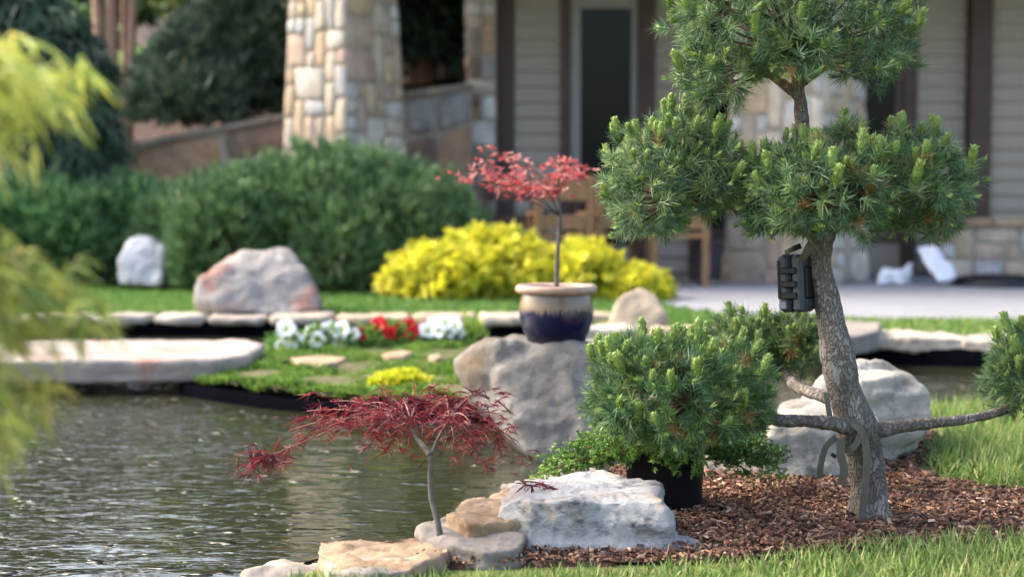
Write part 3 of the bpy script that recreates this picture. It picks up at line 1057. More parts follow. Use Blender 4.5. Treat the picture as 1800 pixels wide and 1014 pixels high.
# ------------------------------------------------------------------ masonry
def stone_mesh(name, c, depth):
    """four corner points in the wall plane (u, v); proud irregular stone, normal +w"""
    c = [Vector(p) for p in c]
    m_ = sum(c, Vector((0, 0))) / 4
    ring = []
    for i in range(4):
        a_, b_ = c[i], c[(i + 1) % 4]
        ring.append(a_.lerp(m_, random.uniform(0.04, 0.16)))
        ring.append(a_.lerp(b_, random.uniform(.35, .65)).lerp(m_, random.uniform(-.02, .05)))
    V = [(p.x, p.y, -0.02) for p in ring]
    V += [(p.x, p.y, depth * .55) for p in ring]
    V += [(p.lerp(m_, .18).x, p.lerp(m_, .18).y, depth * random.uniform(.85, 1.15)) for p in ring]
    V.append((m_.x, m_.y, depth * random.uniform(.9, 1.25)))
    f = []
    for k in (0, 8):
        for i in range(8):
            j = (i + 1) % 8
            f.append((k + i, k + j, k + 8 + j, k + 8 + i))
    for i in range(8):
        f.append((16 + i, 16 + (i + 1) % 8, 24))
    me = bpy.data.meshes.new(name)
    me.from_pydata(V, [], f)
    me.polygons.foreach_set('use_smooth', [True] * len(f))
    me.update()
    return me


def layout(W, H, cell):
    """irregular rectangles that tile W x H"""
    nx, ny = max(1, round(W / cell)), max(1, round(H / cell))
    used = [[False] * nx for _ in range(ny)]
    out = []
    gx = lambda i, j: i / nx * W + (0 if i in (0, nx) else 0.22 * cell * noise.noise(Vector((i * 1.7, j * 1.3, W * 7))))
    gy = lambda i, j: j / ny * H + (0 if j in (0, ny) else 0.25 * cell * noise.noise(Vector((i * 1.9, j * 2.3, H * 5 + 9))))
    for j in range(ny):
        for i in range(nx):
            if used[j][i]:
                continue
            w_, h_ = random.choice([(1, 1), (2, 1), (2, 1), (1, 2), (2, 2), (1, 1), (3, 2), (1, 3)])
            while w_ > 1 and (i + w_ > nx or any(used[j][i + q_] for q_ in range(1, w_))):
                w_ -= 1
            h_ = min(h_, ny - j)
            while h_ > 1 and any(used[j + r_][i + q_] for r_ in range(1, h_) for q_ in range(w_)):
                h_ -= 1
            for r_ in range(h_):
                for q_ in range(w_):
                    used[j + r_][i + q_] = True
            out.append([(gx(a_, b_), gy(a_, b_)) for a_, b_ in ((i, j), (i + w_, j), (i + w_, j + h_), (i, j + h_))])
    return out


def shrink(c, g):
    m_ = sum((Vector(p) for p in c), Vector((0, 0))) / 4
    o_ = []
    for p in c:
        d_ = Vector(p) - m_
        l_ = max(abs(d_.x), abs(d_.y), 1e-6)
        o_.append(m_ + d_ * max(0.5, 1 - g / l_))
    return o_


def stone_face(parent, W, H, M4, cell, mat, top_scale=1.0, depth=0.02, zlo=0.0):
    for c in layout(W, H, cell):
        if max(p[1] for p in c) < zlo:
            continue
        c2 = []
        for u_, v_ in shrink(c, 0.008):
            s_ = 1 + (top_scale - 1) * v_ / H
            c2.append(((u_ - W / 2) * s_, v_))
        m_ = sum((Vector(p) for p in c2), Vector((0, 0))) / 4
        me = stone_mesh('stone', [(p[0] - m_.x, p[1] - m_.y) for p in c2], depth * random.uniform(.7, 1.4))
        o = obj('stone', me, mat, parent)
        o.matrix_local = M4 @ Matrix.Translation((m_.x, m_.y, 0))


def pillar(name, label, cx_, cy_, s0, s1, H, rot, mat, cell, z0=0.0, plinth=None):
    t = thing(name, label, 'stone pillar', (cx_, cy_, z0), 'battered stone pillars of the porch')
    mb = MB()
    a_, b_ = s0 / 2, s1 / 2
    vs_ = [(-a_, -a_, 0), (a_, -a_, 0), (a_, a_, 0), (-a_, a_, 0), (-b_, -b_, H), (b_, -b_, H), (b_, b_, H), (-b_, b_, H)]
    Rz = Matrix.Rotation(rot, 4, 'Z')
    mb.add([Rz @ Vector(p) for p in vs_], [(0, 3, 2, 1), (4, 5, 6, 7), (0, 1, 5, 4), (1, 2, 6, 5), (2, 3, 7, 6), (3, 0, 4, 7)])
    core = mb.build('mortar_core', M['mortar'], t)
    lean = math.atan((a_ - b_) / H)
    for k in range(4):
        if k == 2:
            continue
        # face frame: u along face, v up the batter, w outward
        A = Rz @ Matrix.Rotation(k * math.pi / 2, 4, 'Z')
        M4 = A @ Matrix.Translation((0, -a_, 0)) @ Matrix.Rotation(-lean, 4, 'X') @ Matrix.Rotation(math.pi / 2, 4, 'X')
        stone_face(t, s0, H / math.cos(lean), M4, cell, mat, s1 / s0)
    return t


ROT = R(-36)
p1 = at(606, 300, 13.9)
pillar('stone_pillar', 'tall tapered fieldstone pillar rising behind the dark green shrub', p1.x, p1.y, 0.88, 0.66, 3.35, ROT, M['masonry'], 0.15)
p2 = at(1402, 300, 13.7)
pillar('stone_pillar', 'broad fieldstone pillar on the patio behind the pine pads', p2.x, p2.y, 1.0, 0.82, 3.35, ROT, M['masonry'], 0.15)

# pier of stone beside the house corner
pa, pb = at(822, 300, 15.1), at(872, 300, 15.1)
t = thing('stone_pier', 'narrow fieldstone pier beside the brown corner of the house', 'stone pier', ((pa.x + pb.x) / 2, 15.35, 0))
mb = MB()
wdt = pb.x - pa.x
mb.box((-wdt / 2, -.22, 0), (wdt / 2, .3, 3.3))
mb.build('mortar_core', M['mortar'], t)
stone_face(t, wdt, 3.3, Matrix.Translation((0, -.22, 0)) @ Matrix.Rotation(math.pi / 2, 4, 'X'), 0.13, M['masonry_dull'])
stone_face(t, .5, 3.3, Matrix.Translation((-wdt / 2, .03, 0)) @ Matrix.Rotation(-math.pi / 2, 4, 'Z') @ Matrix.Rotation(math.pi / 2, 4, 'X'), 0.13, M['masonry_dull'])


def sloped_wall(name, label, x0, z0, x1, z1, y, cell=0.19, n=6):
    """retaining wall with a sloping top, built of coursed pieces"""
    t = thing(name, label, 'stone wall', ((x0 + x1) / 2, y, 0), 'sloping fieldstone retaining walls')
    xm = (x0 + x1) / 2
    mb = MB()
    mb.add([(x0 - xm, 0, 0), (x1 - xm, 0, 0), (x1 - xm, 0, z1), (x0 - xm, 0, z0), (x0 - xm, .4, 0), (x1 - xm, .4, 0), (x1 - xm, .4, z1), (x0 - xm, .4, z0)],
           [(0, 1, 2, 3), (4, 7, 6, 5), (0, 4, 5, 1), (1, 5, 6, 2), (2, 6, 7, 3), (3, 7, 4, 0)])
    mb.build('mortar_core', M['mortar'], t)
    W_ = x1 - x0
    for c in layout(W_ / 1.6, 1.0, cell):
        c2 = []
        for u_, v_ in shrink(c, 0.01):
            u_ *= 1.6
            c2.append((u_ - W_ / 2, v_ * (z0 + (z1 - z0) * u_ / W_)))
        m_ = sum((Vector(p) for p in c2), Vector((0, 0))) / 4
        o = obj('stone', stone_mesh('stone', [(p[0] - m_.x, p[1] - m_.y) for p in c2], .03), M['masonry_dull'], t)
        o.matrix_local = Matrix.Rotation(math.pi / 2, 4, 'X') @ Matrix.Translation((m_.x, m_.y, 0))
    # coping
    ns = max(2, int(W_ / .45))
    for i in range(ns):
        xa, xb = x0 + W_ * i / ns + .006 - xm, x0 + W_ * (i + 1) / ns - .006 - xm
        za, zb_ = z0 + (z1 - z0) * i / ns, z0 + (z1 - z0) * (i + 1) / ns
        mb = MB()
        mb.add([(xa, -.06, za + .003), (xb, -.06, zb_ + .003), (xb, .46, zb_ + .003), (xa, .46, za + .003), (xa, -.06, za + .06), (xb, -.06, zb_ + .06), (xb, .46, zb_ + .06), (xa, .46, za + .06)],
               [(0, 3, 2, 1), (4, 5, 6, 7), (0, 1, 5, 4), (1, 2, 6, 5), (2, 3, 7, 6), (3, 0, 4, 7)])
        mb.build('coping', M['flag_grey'], t)
    return t


wl0, wl1 = at(60, 285, 14.6), at(560, 188, 14.6)
sloped_wall('retaining_wall', 'sloping fieldstone retaining wall left of the tall pillar below the mulched bank', wl0.x, wl0.z - .06, wl1.x, wl1.z - .06, 14.6)
wl2 = at(830, 146, 14.9)
wl1b = at(600, 178, 14.9)
sloped_wall('retaining_wall', 'sloping fieldstone wall between the tall pillar and the narrow pier', wl1b.x, wl1b.z - .06, wl2.x, wl2.z - .06, 14.9)

# low stone wall at the right of the patio
la = at(1655, 385, 14.4)
t = thing('low_wall', 'low fieldstone wall with grey coping at the right of the patio', 'stone wall', (la.x, 14.4, 0.02))
mb = MB()
mb.box((0, 0, 0), (3.2, .45, .5))
mb.build('mortar_core', M['mortar'], t)
stone_face(t, 3.2, .5, Matrix.Translation((1.6, 0, 0)) @ Matrix.Rotation(math.pi / 2, 4, 'X'), 0.15, M['masonry'])
for i in range(6):
    mb = MB()
    mb.box((-.05 + i * .54, -.08, .503), (-.05 + i * .54 + .53, .5, .58))
    mb.build('coping', M['masonry_dull'], t)

# ------------------------------------------------------------------ house
HY = 15.4


def hx(px):
    return at(px, 363, HY).x


house = thing('house', 'grey sided house with brown trim and porch behind the patio', 'house', (0, HY, 0))
mb = MB()
mb.box((hx(880), .06, 0), (hx(1003), .3, 3.4))
mb.box((hx(1118), .06, 0), (hx(1226), .3, 3.4))
mb.box((hx(1584), .06, 0), (10.0, .3, 3.4))
mb.box((hx(1003), .06, 2.95), (hx(1118), .3, 3.4))
mb.box((hx(1226), .06, 2.9), (hx(1584), .3, 3.4))
mb.box((hx(1226), .06, 0), (hx(1584), .3, .35))
mb.box((hx(880), .3, 0), (hx(880) + .2, 9, 3.4))
mb.box((9.8, .3, 0), (10.0, 9, 3.4))
mb.box((hx(880), 9, 0), (10.0, 9.2, 3.4))
wall = mb.build('wall', M['siding'], house)
inner = MB()
inner.box((hx(880) + .21, .9, 0.001), (9.79, .95, 3.39))
inner.build('interior_partition', M['wood_dark'], house)
for x0, x1 in ((905, 985), (1150, 1213), (1610, 1695), (1735, 2700)):
    L_ = hx(x1) - hx(x0)
    me = None
    for i in range(21):
        if me is None:
            b_ = MB()
            b_.add([(.002, .002, 0), (L_ - .002, .002, 0), (L_ - .002, .045, .168), (.002, .045, .168), (.002, .06, 0), (L_ - .002, .06, 0), (L_ - .002, .058, .168), (.002, .058, .168)],
                   [(0, 1, 2, 3), (0, 4, 5, 1), (4, 7, 6, 5), (1, 5, 6, 2), (0, 3, 7, 4), (2, 6, 7, 3)])
            me = b_.mesh('siding_board')
            me.materials.append(M['siding'])
        o = obj('siding_board', me, None, wall, (hx(x0), 0, 0.03 + i * .16))
for x0, x1, dpt in ((872, 904, .02), (985, 1002, .0), (1119, 1149, .0), (1214, 1226, .0), (1585, 1609, .0), (1696, 1734, -.1)):
    mb = MB()
    mb.box((hx(x0), -.03 + dpt, .02), (hx(x1), .055, 3.39))
    mb.build('trim_board', M['brown_trim'], house)
# door
door = MB()
for x0, x1, z0, z1 in ((1003, 1020, .05, 2.94), (1109, 1118, .05, 2.94), (1020, 1109, 2.75, 2.94), (1020, 1109, .05, .3)):
    door.box((hx(x0) + .001, .0, z0), (hx(x1) - .001, .07, z1))
do = door.build('door', M['pale_frame'], house)
mb = MB()
mb.box((hx(1020), .03, .3), (hx(1109), .04, 2.75))
mb.build('pane', M['glass'], do)
mb = MB()
mb.tube([(hx(1106), -.05, .95), (hx(1106), -.05, 1.1)], .012, 8)
mb.box((hx(1105), -.05, 1.0), (hx(1107), .0, 1.02))
mb.build('handle', M['pale_frame'], do)
# window behind the second pillar
win = MB()
for x0, x1, z0, z1 in ((1227, 1240, .36, 2.89), (1570, 1584, .36, 2.89), (1240, 1570, 2.75, 2.89), (1240, 1570, .36, .48), (1398, 1410, .48, 2.75)):
    win.box((hx(x0), -.01, z0), (hx(x1), .07, z1))
wi = win.build('window', M['brown_trim'], house)
for x0, x1 in ((1240, 1398), (1410, 1570)):
    mb = MB()
    mb.box((hx(x0), .03, .48), (hx(x1), .04, 2.75))
    mb.build('pane', M['glass'], wi)
# porch roof and main roof
mb = MB()
mb.box((-2.25, -2.6, 3.42), (10.3, .3, 3.6))
roof = mb.build('porch_roof', M['wood_dark'], house)
mb = MB()
mb.box((-2.2, -1.85, 3.36), (10.2, -1.55, 3.418))
mb.build('beam', M['brown_trim'], roof)
mb = MB()
mb.add([(-2.5, -2.9, 3.602), (10.5, -2.9, 3.602), (10.5, 9.6, 3.602), (-2.5, 9.6, 3.602), (-2.5, 3.3, 6.4), (10.5, 3.3, 6.4)], [(0, 1, 5, 4), (2, 3, 4, 5), (1, 2, 5), (3, 0, 4), (0, 3, 2, 1)])
mb.build('roof', M['roof'], house)

# ------------------------------------------------------------------ hillside with its planting
xs = np.linspace(-34, 12, 70)
ys = np.linspace(15.02, 60, 46)
X, Y = np.meshgrid(xs, ys)
top = np.interp(X, [wl0.x, wl1.x, wl2.x], [wl0.z - .1, wl1.z - .1, wl2.z - .1])
Zh = top + (Y - 15) * 0.16
Zh += np.array([fb(Vector((x, y, 0)) * .35, 3) for x, y in zip(X.ravel(), Y.ravel())]).reshape(X.shape) * .2 * np.clip((Y - 15) / 3, 0, 1)
hd = sdf([(-2.0 + 1.7, 15.0), (11.5, 15.0), (11.5, 26), (-.3, 26)], X, Y)
Zh = np.where((X > -.1), np.minimum(Zh, -1.0), Zh)
V = np.stack([X, Y, Zh], -1).reshape(-1, 3)
nx = len(xs)
i = (np.arange(len(ys) - 1)[:, None] * nx + np.arange(nx - 1)[None]).ravel()
o = obj('hillside', mesh_np('hillside', V, np.stack([i, i + 1, i + nx + 1, i + nx], 1), smooth=True), plain('mulched bank', lin(66, 46, 38), lin(50, 36, 31), 9, .95, .02, 30))
tag(o, kind='structure')


def hz(x, y):
    t_ = float(np.interp(x, [wl0.x, wl1.x, wl2.x], [wl0.z - .1, wl1.z - .1, wl2.z - .1]))
    return t_ + max(0, y - 15) * 0.16 + .2 * fb(Vector((x, y, 0)) * .35, 3) * min(max((y - 15) / 3, 0), 1)


def cloud(parent, name, ells, n, m, L, W, cols, ang=(0.2, 1.1), upb=0.4, mat='leaf', shell=(.55, 1.03), zmin=-.5, lump=.25, lfreq=3.0, droop=0.0, w=None, clump=None):
    P_, Nn_ = mounds(ells, n, shell, zmin, lump, lfreq, random.random() * 50)
    A = nrm(Nn_ + np.array([0, 0, upb]) + rng.normal(0, .25, Nn_.shape))
    c = pick_cols(cols, len(P_), w)
    if clump:
        g_ = np.array([noise.noise(Vector(p) * clump) for p in P_])
        c = c * (1 + .35 * g_[:, None])
    v, t_, cc_ = tufts(P_, A, m, L, W, ang, c, spread=L[1] * .4, droop=droop)
    return xyz_part(name, v, t_, cc_, M[mat], parent)


def tree(name, label, x, y, ells, n, m, L, W, cols, trunk=None, group=None, mat='leaf', **kw):
    z = hz(x, y)
    t_ = thing(name, label, 'tree', (x, y, z), group)
    zc = max(e[0][2] for e in ells)
    mb_ = MB()
    r0 = trunk or .16
    pts = [(x, y, z - .1), (x + .05, y, z + (zc - z) * .4), (x - .04, y + .03, z + (zc - z) * .8), (x, y, zc + .1)]
    mb_.tube(spline(pts, 5), lerp_list([r0, r0 * .8, r0 * .55, r0 * .2], 16), 9)
    for k in range(7):
        a_ = random.random() * 6.28
        h_ = random.uniform(.35, .85)
        s_ = Vector((x, y, z + (zc - z) * h_))
        e_ = random.choice(ells)
        q_ = Vector(e_[0]) + Vector((math.cos(a_) * e_[1][0], math.sin(a_) * e_[1][1], .1)) * .75
        mb_.tube(bez(s_, s_.lerp(q_, .5) + Vector((0, 0, .15)), q_, 6), lerp_list([r0 * .4, r0 * .08], 7), 6)
    mb_.build('trunk', M['trunk_far'], t_, True, (x, y, z))
    cloud(t_, 'crown', ells, n, m, L, W, cols, mat=mat, **kw)
    return t_


DARK = [lin(58, 80, 64), lin(48, 68, 58), lin(70, 94, 70)]
MID = [lin(94, 124, 78), lin(78, 108, 70), lin(114, 144, 90), lin(128, 158, 100)]
PALE = [lin(150, 180, 120), lin(130, 166, 106), lin(176, 198, 140)]
GOLD = [lin(190, 194, 120), lin(176, 186, 112), lin(204, 204, 140)]

# dark conifer at far left with drooping boughs
p = at(95, 300, 13.6)
ells = [((p.x + .1, 13.6, .9), (.5, .5, 1.0)), ((p.x - .3, 13.8, 1.9), (.7, .6, .8)), ((p.x - .8, 14.0, 2.5), (.7, .6, .7))]
t = thing('weeping_conifer', 'dark weeping conifer at the left edge in front of the wall', 'tree', (p.x - .2, 13.8, 0))
mb = MB()
mb.tube(spline([(p.x - .2, 13.8, -.05), (p.x - .15, 13.8, 1.4), (p.x - .3, 13.85, 2.2), (p.x - .3, 13.9, 2.9)], 5), lerp_list([.11, .09, .06, .02], 16), 9)
mb.build('trunk', M['trunk_far'], t, True, (p.x - .2, 13.8, 0))
cloud(t, 'crown', ells, 5200, 9, (.10, .22), .022, DARK + [lin(58, 84, 62)], upb=-1.3, droop=.5, mat='needle')

# multi-stem tree: tan trunks
p = at(205, 205, 16.2)
zt0 = hz(p.x, 16.2)
t = thing('crape_tree', 'multi stemmed tree with smooth tan trunks on the mulched bank', 'tree', (p.x, 16.2, zt0))
for k, (dx0, dx1, w_) in enumerate([(-.16, -.2, .055), (-.05, -.05, .07), (.13, .18, .05), (.06, .07, .04)]):
    mb = MB()
    mb.tube(spline([(dx0 * .6, .05 * k, -.15), (dx0 * 1.1, .05 * k, .8), (dx1 * 1.2, .04 * k, 1.9), (dx1 * 3.2, .1 * k, 3.2), (dx1 * 6, .2 * k, 4.6)], 5), lerp_list([w_ * 1.15, w_, w_ * .9, w_ * .6, w_ * .2], 21), 10)
    mb.build('trunk', M['trunk_far'], t, True)
ells = [((p.x - .5, 16.2, zt0 + 3.9), (.8, .7, .6)), ((p.x + .35, 16.3, zt0 + 4.3), (.8, .7, .6)), ((p.x - .2, 16.1, zt0 + 4.8), (.9, .8, .6))]
cloud(t, 'crown', ells, 2600, 7, (.07, .13), .05, MID, droop=.2)

# dark rounded evergreen shrub on the bank
p = at(398, 150, 16.0)
z0 = hz(p.x, 16.0)
t = thing('dark_yew', 'dark green spiky evergreen shrub on the mulched bank above the wall', 'shrub', (p.x, 16.0, z0))
ells = [((p.x - .3, 16.0, z0 + .55), (.55, .5, .65)), ((p.x + .25, 16.1, z0 + .7), (.6, .5, .75)), ((p.x, 16.1, z0 + .85), (.45, .45, .7)), ((p.x + .55, 16.2, z0 + .45), (.5, .4, .6)), ((p.x - .6, 15.75, z0 + .3), (.4, .4, .42)), ((p.x - .2, 15.5, z0 + .25), (.5, .35, .4))]
cloud(t, 'foliage', ells, 5200, 9, (.08, .2), .02, [lin(72, 94, 78), lin(62, 80, 68), lin(92, 112, 90)], upb=.9, mat='needle', lump=.4, lfreq=5)
mb = MB()
for k in range(5):
    a_ = k * 1.256
    mb.tube(bez((0, 0, -.05), (.1 * math.cos(a_), .1 * math.sin(a_), .4), (.4 * math.cos(a_), .3 * math.sin(a_), .9), 6), lerp_list([.035, .01], 7), 6)
mb.build('stem', M['twig'], t, True)

# tall dark conifers behind the pillar
for k, (px_, y_, hgt, lb) in enumerate([(478, 18.2, 1.9, 'dark conifer just left of the tall stone pillar'), (745, 18.4, 4.0, 'dark conifer seen between the pillar and the narrow pier'), (840, 19.6, 4.4, 'dark conifer behind the narrow stone pier')]):
    p = at(px_, 200, y_)
    z0 = hz(p.x, y_)
    ells = [((p.x, y_, z0 + .7), (.95, .8, 1.0)), ((p.x + .1, y_, z0 + hgt * .45), (.9, .8, 1.1)), ((p.x - .1, y_, z0 + hgt * .75), (.75, .7, 1.0)), ((p.x, y_, z0 + hgt), (.5, .5, .9))]
    tree('dark_conifer', lb, p.x, y_, ells, 5200, 9, (.10, .22), .026, DARK, group='dark conifers behind the pillars', mat='needle', upb=-.4, droop=.3)

# pale broadleaf trees further up the bank and a golden one
far = [(60, 20, 1.3, MID, 'mid green tree above the weeping conifer'), (270, 19.5, .75, PALE, 'pale green tree right of the tan trunks'), (345, 21, .9, PALE, 'low pale green tree behind the dark yew'),
       (120, 25, 1.9, MID, 'leafy tree behind the tan trunks'), (330, 27, 0, GOLD, 'pale yellow green tree high above the dark yew'), (540, 24, 3.0, MID, 'leafy tree behind the tall pillar'),
       (700, 25, 5.2, MID, 'tall leafy tree behind the wall'), (900, 28, 6.5, MID, 'tall tree behind the house corner')]
for k, (px_, y_, hh_, cols_, lb) in enumerate(far):
    p = at(px_, 200, y_)
    z0 = hz(min(p.x, -.3), y_)
    gold_ = hh_ == 0
    hh_ = hh_ or 3.0
    r_ = .5 + hh_ * .3
    ells = [((p.x, y_, z0 + hh_ * .35), (r_, r_ * .8, hh_ * .35)), ((p.x - r_ * .4, y_, z0 + hh_ * .7), (r_ * .8, r_ * .7, hh_ * .3)), ((p.x + r_ * .5, y_ + .2, z0 + hh_ * .75), (r_ * .8, r_ * .7, hh_ * .3)), ((p.x, y_, z0 + hh_), (r_ * .7, r_ * .6, hh_ * .3))]
    if gold_:
        ells = [((p.x, y_, z0 + 1.6), (.75, .7, .9)), ((p.x + .1, y_, z0 + 2.5), (.8, .7, .9)), ((p.x - .1, y_, z0 + 3.2), (.6, .6, .7))]
    tree('leafy_tree', lb, p.x, y_, ells, 2600, 8, (.10, .2), .08, cols_, group='leafy trees on the bank', upb=.1, droop=.25, lump=.35)

# ------------------------------------------------------------------ shrubs round the lawn
def shrub(name, label, ells, n, m, L, W, cols, base, group=None, **kw):
    t_ = thing(name, label, 'shrub', base, group)
    cloud(t_, 'foliage', ells, n, m, L, W, cols, **kw)
    mb_ = MB()
    for e in ells:
        for k in range(4):
            a_ = random.random() * 6.28
            q_ = Vector(e[0]) - Vector(base) + Vector((math.cos(a_) * e[1][0] * .5, math.sin(a_) * e[1][1] * .5, e[1][2] * .4))
            b0 = Vector((q_.x * .35, q_.y * .35, -.05))
            mb_.tube(bez(b0, b0.lerp(q_, .5) + Vector((0, 0, .1)), q_, 6), lerp_list([.03, .008], 7), 6)
    mb_.build('stem', M['twig'], t_, True)
    return t_


MUGO = [lin(100, 128, 84), lin(86, 114, 76), lin(116, 144, 94), lin(92, 120, 84)]
D1 = 12.3


def el(px0, px1, py0, py1, D, ry=None):
    """ellipsoid that fills a box of the photo at distance D"""
    a_, b_ = at(px0, py1, D), at(px1, py0, D)
    rx, rz = (b_.x - a_.x) / 2, (b_.z - a_.z) / 2
    return (((a_.x + b_.x) / 2, D, (a_.z + b_.z) / 2), (rx, ry or rx * .8, rz))


e_main = [el(300, 560, 292, 560, D1, .6), el(400, 760, 262, 560, D1 + .1, .7), el(600, 850, 300, 560, D1 + .05, .6), el(300, 480, 330, 560, D1 - .35, .4), el(230, 400, 335, 560, D1 + .5, .5), el(520, 700, 350, 570, D1 - .4, .4), el(640, 800, 330, 560, D1 - .2, .45)]
shrub('mugo_pine', 'large mounded dark green pine shrub behind the pink boulder', e_main, 8200, 11, (.06, .14), .014, MUGO, (at(560, 500, D1).x, D1, 0), group='mounded pine shrubs', upb=1.0, ang=(.1, .75), mat='needle', shell=(.72, 1.04), lump=.22, lfreq=6, clump=3.0)
e_left = [el(-60, 190, 312, 540, 13.0, .6), el(120, 335, 318, 540, 13.1, .55), el(40, 220, 340, 540, 12.8, .5)]
shrub('mugo_pine', 'lower mounded green pine shrub at left behind the white boulder', e_left, 5200, 11, (.06, .13), .014, [lin(86, 120, 76), lin(72, 106, 70), lin(102, 138, 88)], (at(120, 500, 13).x, 13.0, 0), group='mounded pine shrubs', upb=.9, ang=(.1, .8), mat='needle', shell=(.72, 1.04), lump=.22, lfreq=6, clump=3.0)

GOLDC = [lin(218, 212, 64), lin(204, 202, 56), lin(228, 222, 92), lin(176, 182, 56)]
e_y = [el(680, 830, 436, 545, 11.3, .4), el(765, 955, 406, 545, 11.4, .5), el(725, 900, 432, 548, 11.15, .4), el(880, 1000, 434, 545, 11.25, .4)]
shrub('golden_cypress', 'bright yellow mounded cypress shrub left of the blue pot stem', e_y, 3000, 14, (.04, .10), .02, GOLDC, (at(820, 530, 11.3).x, 11.3, 0), group='golden cypress shrubs', upb=.3, ang=(.1, 1.0), shell=(.78, 1.05), lump=.3, lfreq=7, clump=9.0, droop=.25)
e_y2 = [el(955, 1088, 430, 545, 11.2, .4), el(1060, 1172, 472, 545, 11.1, .35)]
shrub('golden_cypress', 'bright yellow mounded cypress shrub behind the round tan boulder', e_y2, 1600, 14, (.04, .10), .02, GOLDC, (at(1060, 530, 11.2).x, 11.2, 0), group='golden cypress shrubs', upb=.3, ang=(.1, 1.0), shell=(.78, 1.05), lump=.3, lfreq=7, clump=9.0, droop=.25)

# ------------------------------------------------------------------ island planting
q, d = scatter(isle, 9500)
k = (d < -.035)
q = q[k]
hn = np.array([noise.noise(Vector((x * 5, y * 5, 1))) for x, y in q])
keep = hn > -.42
for (cx_, cy_, r_) in [(on(560, 632).x, on(560, 632).y, .11), (on(700, 621).x, on(700, 621).y, .08)]:
    keep &= np.hypot(q[:, 0] - cx_, (q[:, 1] - cy_)) > r_
keep &= ~((q[:, 0] > -.22) & (q[:, 1] < 5.9))
q, hn = q[keep], hn[keep]
C0 = np.stack([q[:, 0], q[:, 1], -.04 + .05 * (hn + .3).clip(0)], 1)
MOSS = [lin(104, 140, 54), lin(84, 120, 46), lin(124, 152, 66), lin(96, 116, 54)]
v_, t_, c_ = tufts(C0, np.tile([0, 0, 1.0], (len(C0), 1)) + rng.normal(0, .3, C0.shape), 16, (.015, .038), .007, (.2, 1.2), pick_cols(MOSS, len(C0)) * (1 + .3 * np.array([noise.noise(Vector((x * 9, y * 9, 5))) for x, y in q])[:, None]), spread=.012)
o = obj('ground_cover', mesh_np('ground_cover', v_, t_, c_), M['grass'])
tag(o, 'mossy green ground cover spreading over the island', 'ground cover', kind='stuff')
# sedum
c = on(710, 672, .0)
t = thing('yellow_sedum', 'low bright yellow green sedum clump near the island edge', 'plant', (c.x, c.y, -.03))
P_, Nn_ = mounds([((c.x, c.y, 0), (.1, .11, .05)), ((c.x - .06, c.y - .05, 0), (.07, .08, .04))], 420, (.6, 1.05), 0.0, .3, 4)
v_, t_, c_ = tufts(P_, Nn_ + [0, 0, .6], 10, (.012, .024), .007, (.2, 1.2), pick_cols([lin(204, 206, 48), lin(186, 196, 44), lin(216, 212, 70)], len(P_)), .01)
xyz_part('foliage', v_, t_, c_, M['grass'], t)


def petal_mesh(name, col, edge):
    """five-lobed trumpet flower facing +z, unit radius"""
    n_, V, T, C_ = 25, [], [], []
    rings = [(.12, -.55), (.22, -.18), (.6, .0), (.9, .06), (1.0, -.02)]
    for k, (r_, z_) in enumerate(rings):
        for j in range(n_):
            a_ = 2 * math.pi * j / n_
            lob = 1 + (.10 * math.cos(5 * a_) + .03 * math.sin(13 * a_)) * (k / 4)
            V.append((r_ * lob * math.cos(a_), r_ * lob * math.sin(a_), z_ + .07 * math.sin(10 * a_) * (k / 4)))
            C_.append(col if k > 1 else edge)
    for k in range(4):
        for j in range(n_):
            i2 = (j + 1) % n_
            T.append((k * n_ + j, k * n_ + i2, (k + 1) * n_ + i2, (k + 1) * n_ + j))
    return mesh_np(name, V, T, np.array(C_), True)


FL = {'white': petal_mesh('flower', lin(232, 234, 238), lin(206, 216, 160)), 'red': petal_mesh('flower', lin(198, 20, 38), lin(120, 8, 20)), 'pink': petal_mesh('flower', lin(216, 120, 140), lin(200, 180, 120))}
for f_ in FL.values():
    f_.materials.append(M['petal'])


def petunia(px, py, label, flowers, n_leaf=90, r=.1):
    c_ = on(px, py, -.02)
    t_ = thing('petunia', label, 'flower', c_, 'petunias on the island')
    P_, Nn_ = mounds([((c_.x, c_.y, c_.z + .02), (r, r, .10))], n_leaf, (.5, 1.0), -.1, .2, 3)
    v1, t1, c1_ = blades(P_, Nn_ + rng.normal(0, .4, Nn_.shape) + [0, 0, .3], rng.uniform(.04, .07, len(P_)), .026, pick_cols([lin(92, 128, 58), lin(112, 144, 72), lin(74, 108, 50)], len(P_)), .3)
    xyz_part('foliage', v1, t1, c1_, M['grass'], t_)
    for fx, fy, col, s_ in flowers:
        q_ = at(fx, fy, c_.y - .04 + random.uniform(-.05, .05))
        o_ = obj('flower', FL[col], None, t_, q_ - c_)
        dr = Vector((random.uniform(-.5, .5), -1, random.uniform(.3, .9))).normalized()
        o_.rotation_euler = dr.to_track_quat('Z', 'Y').to_euler()
        o_.scale = (s_ * 1.08, s_ * 1.08, s_ * 1.08)
    return t_


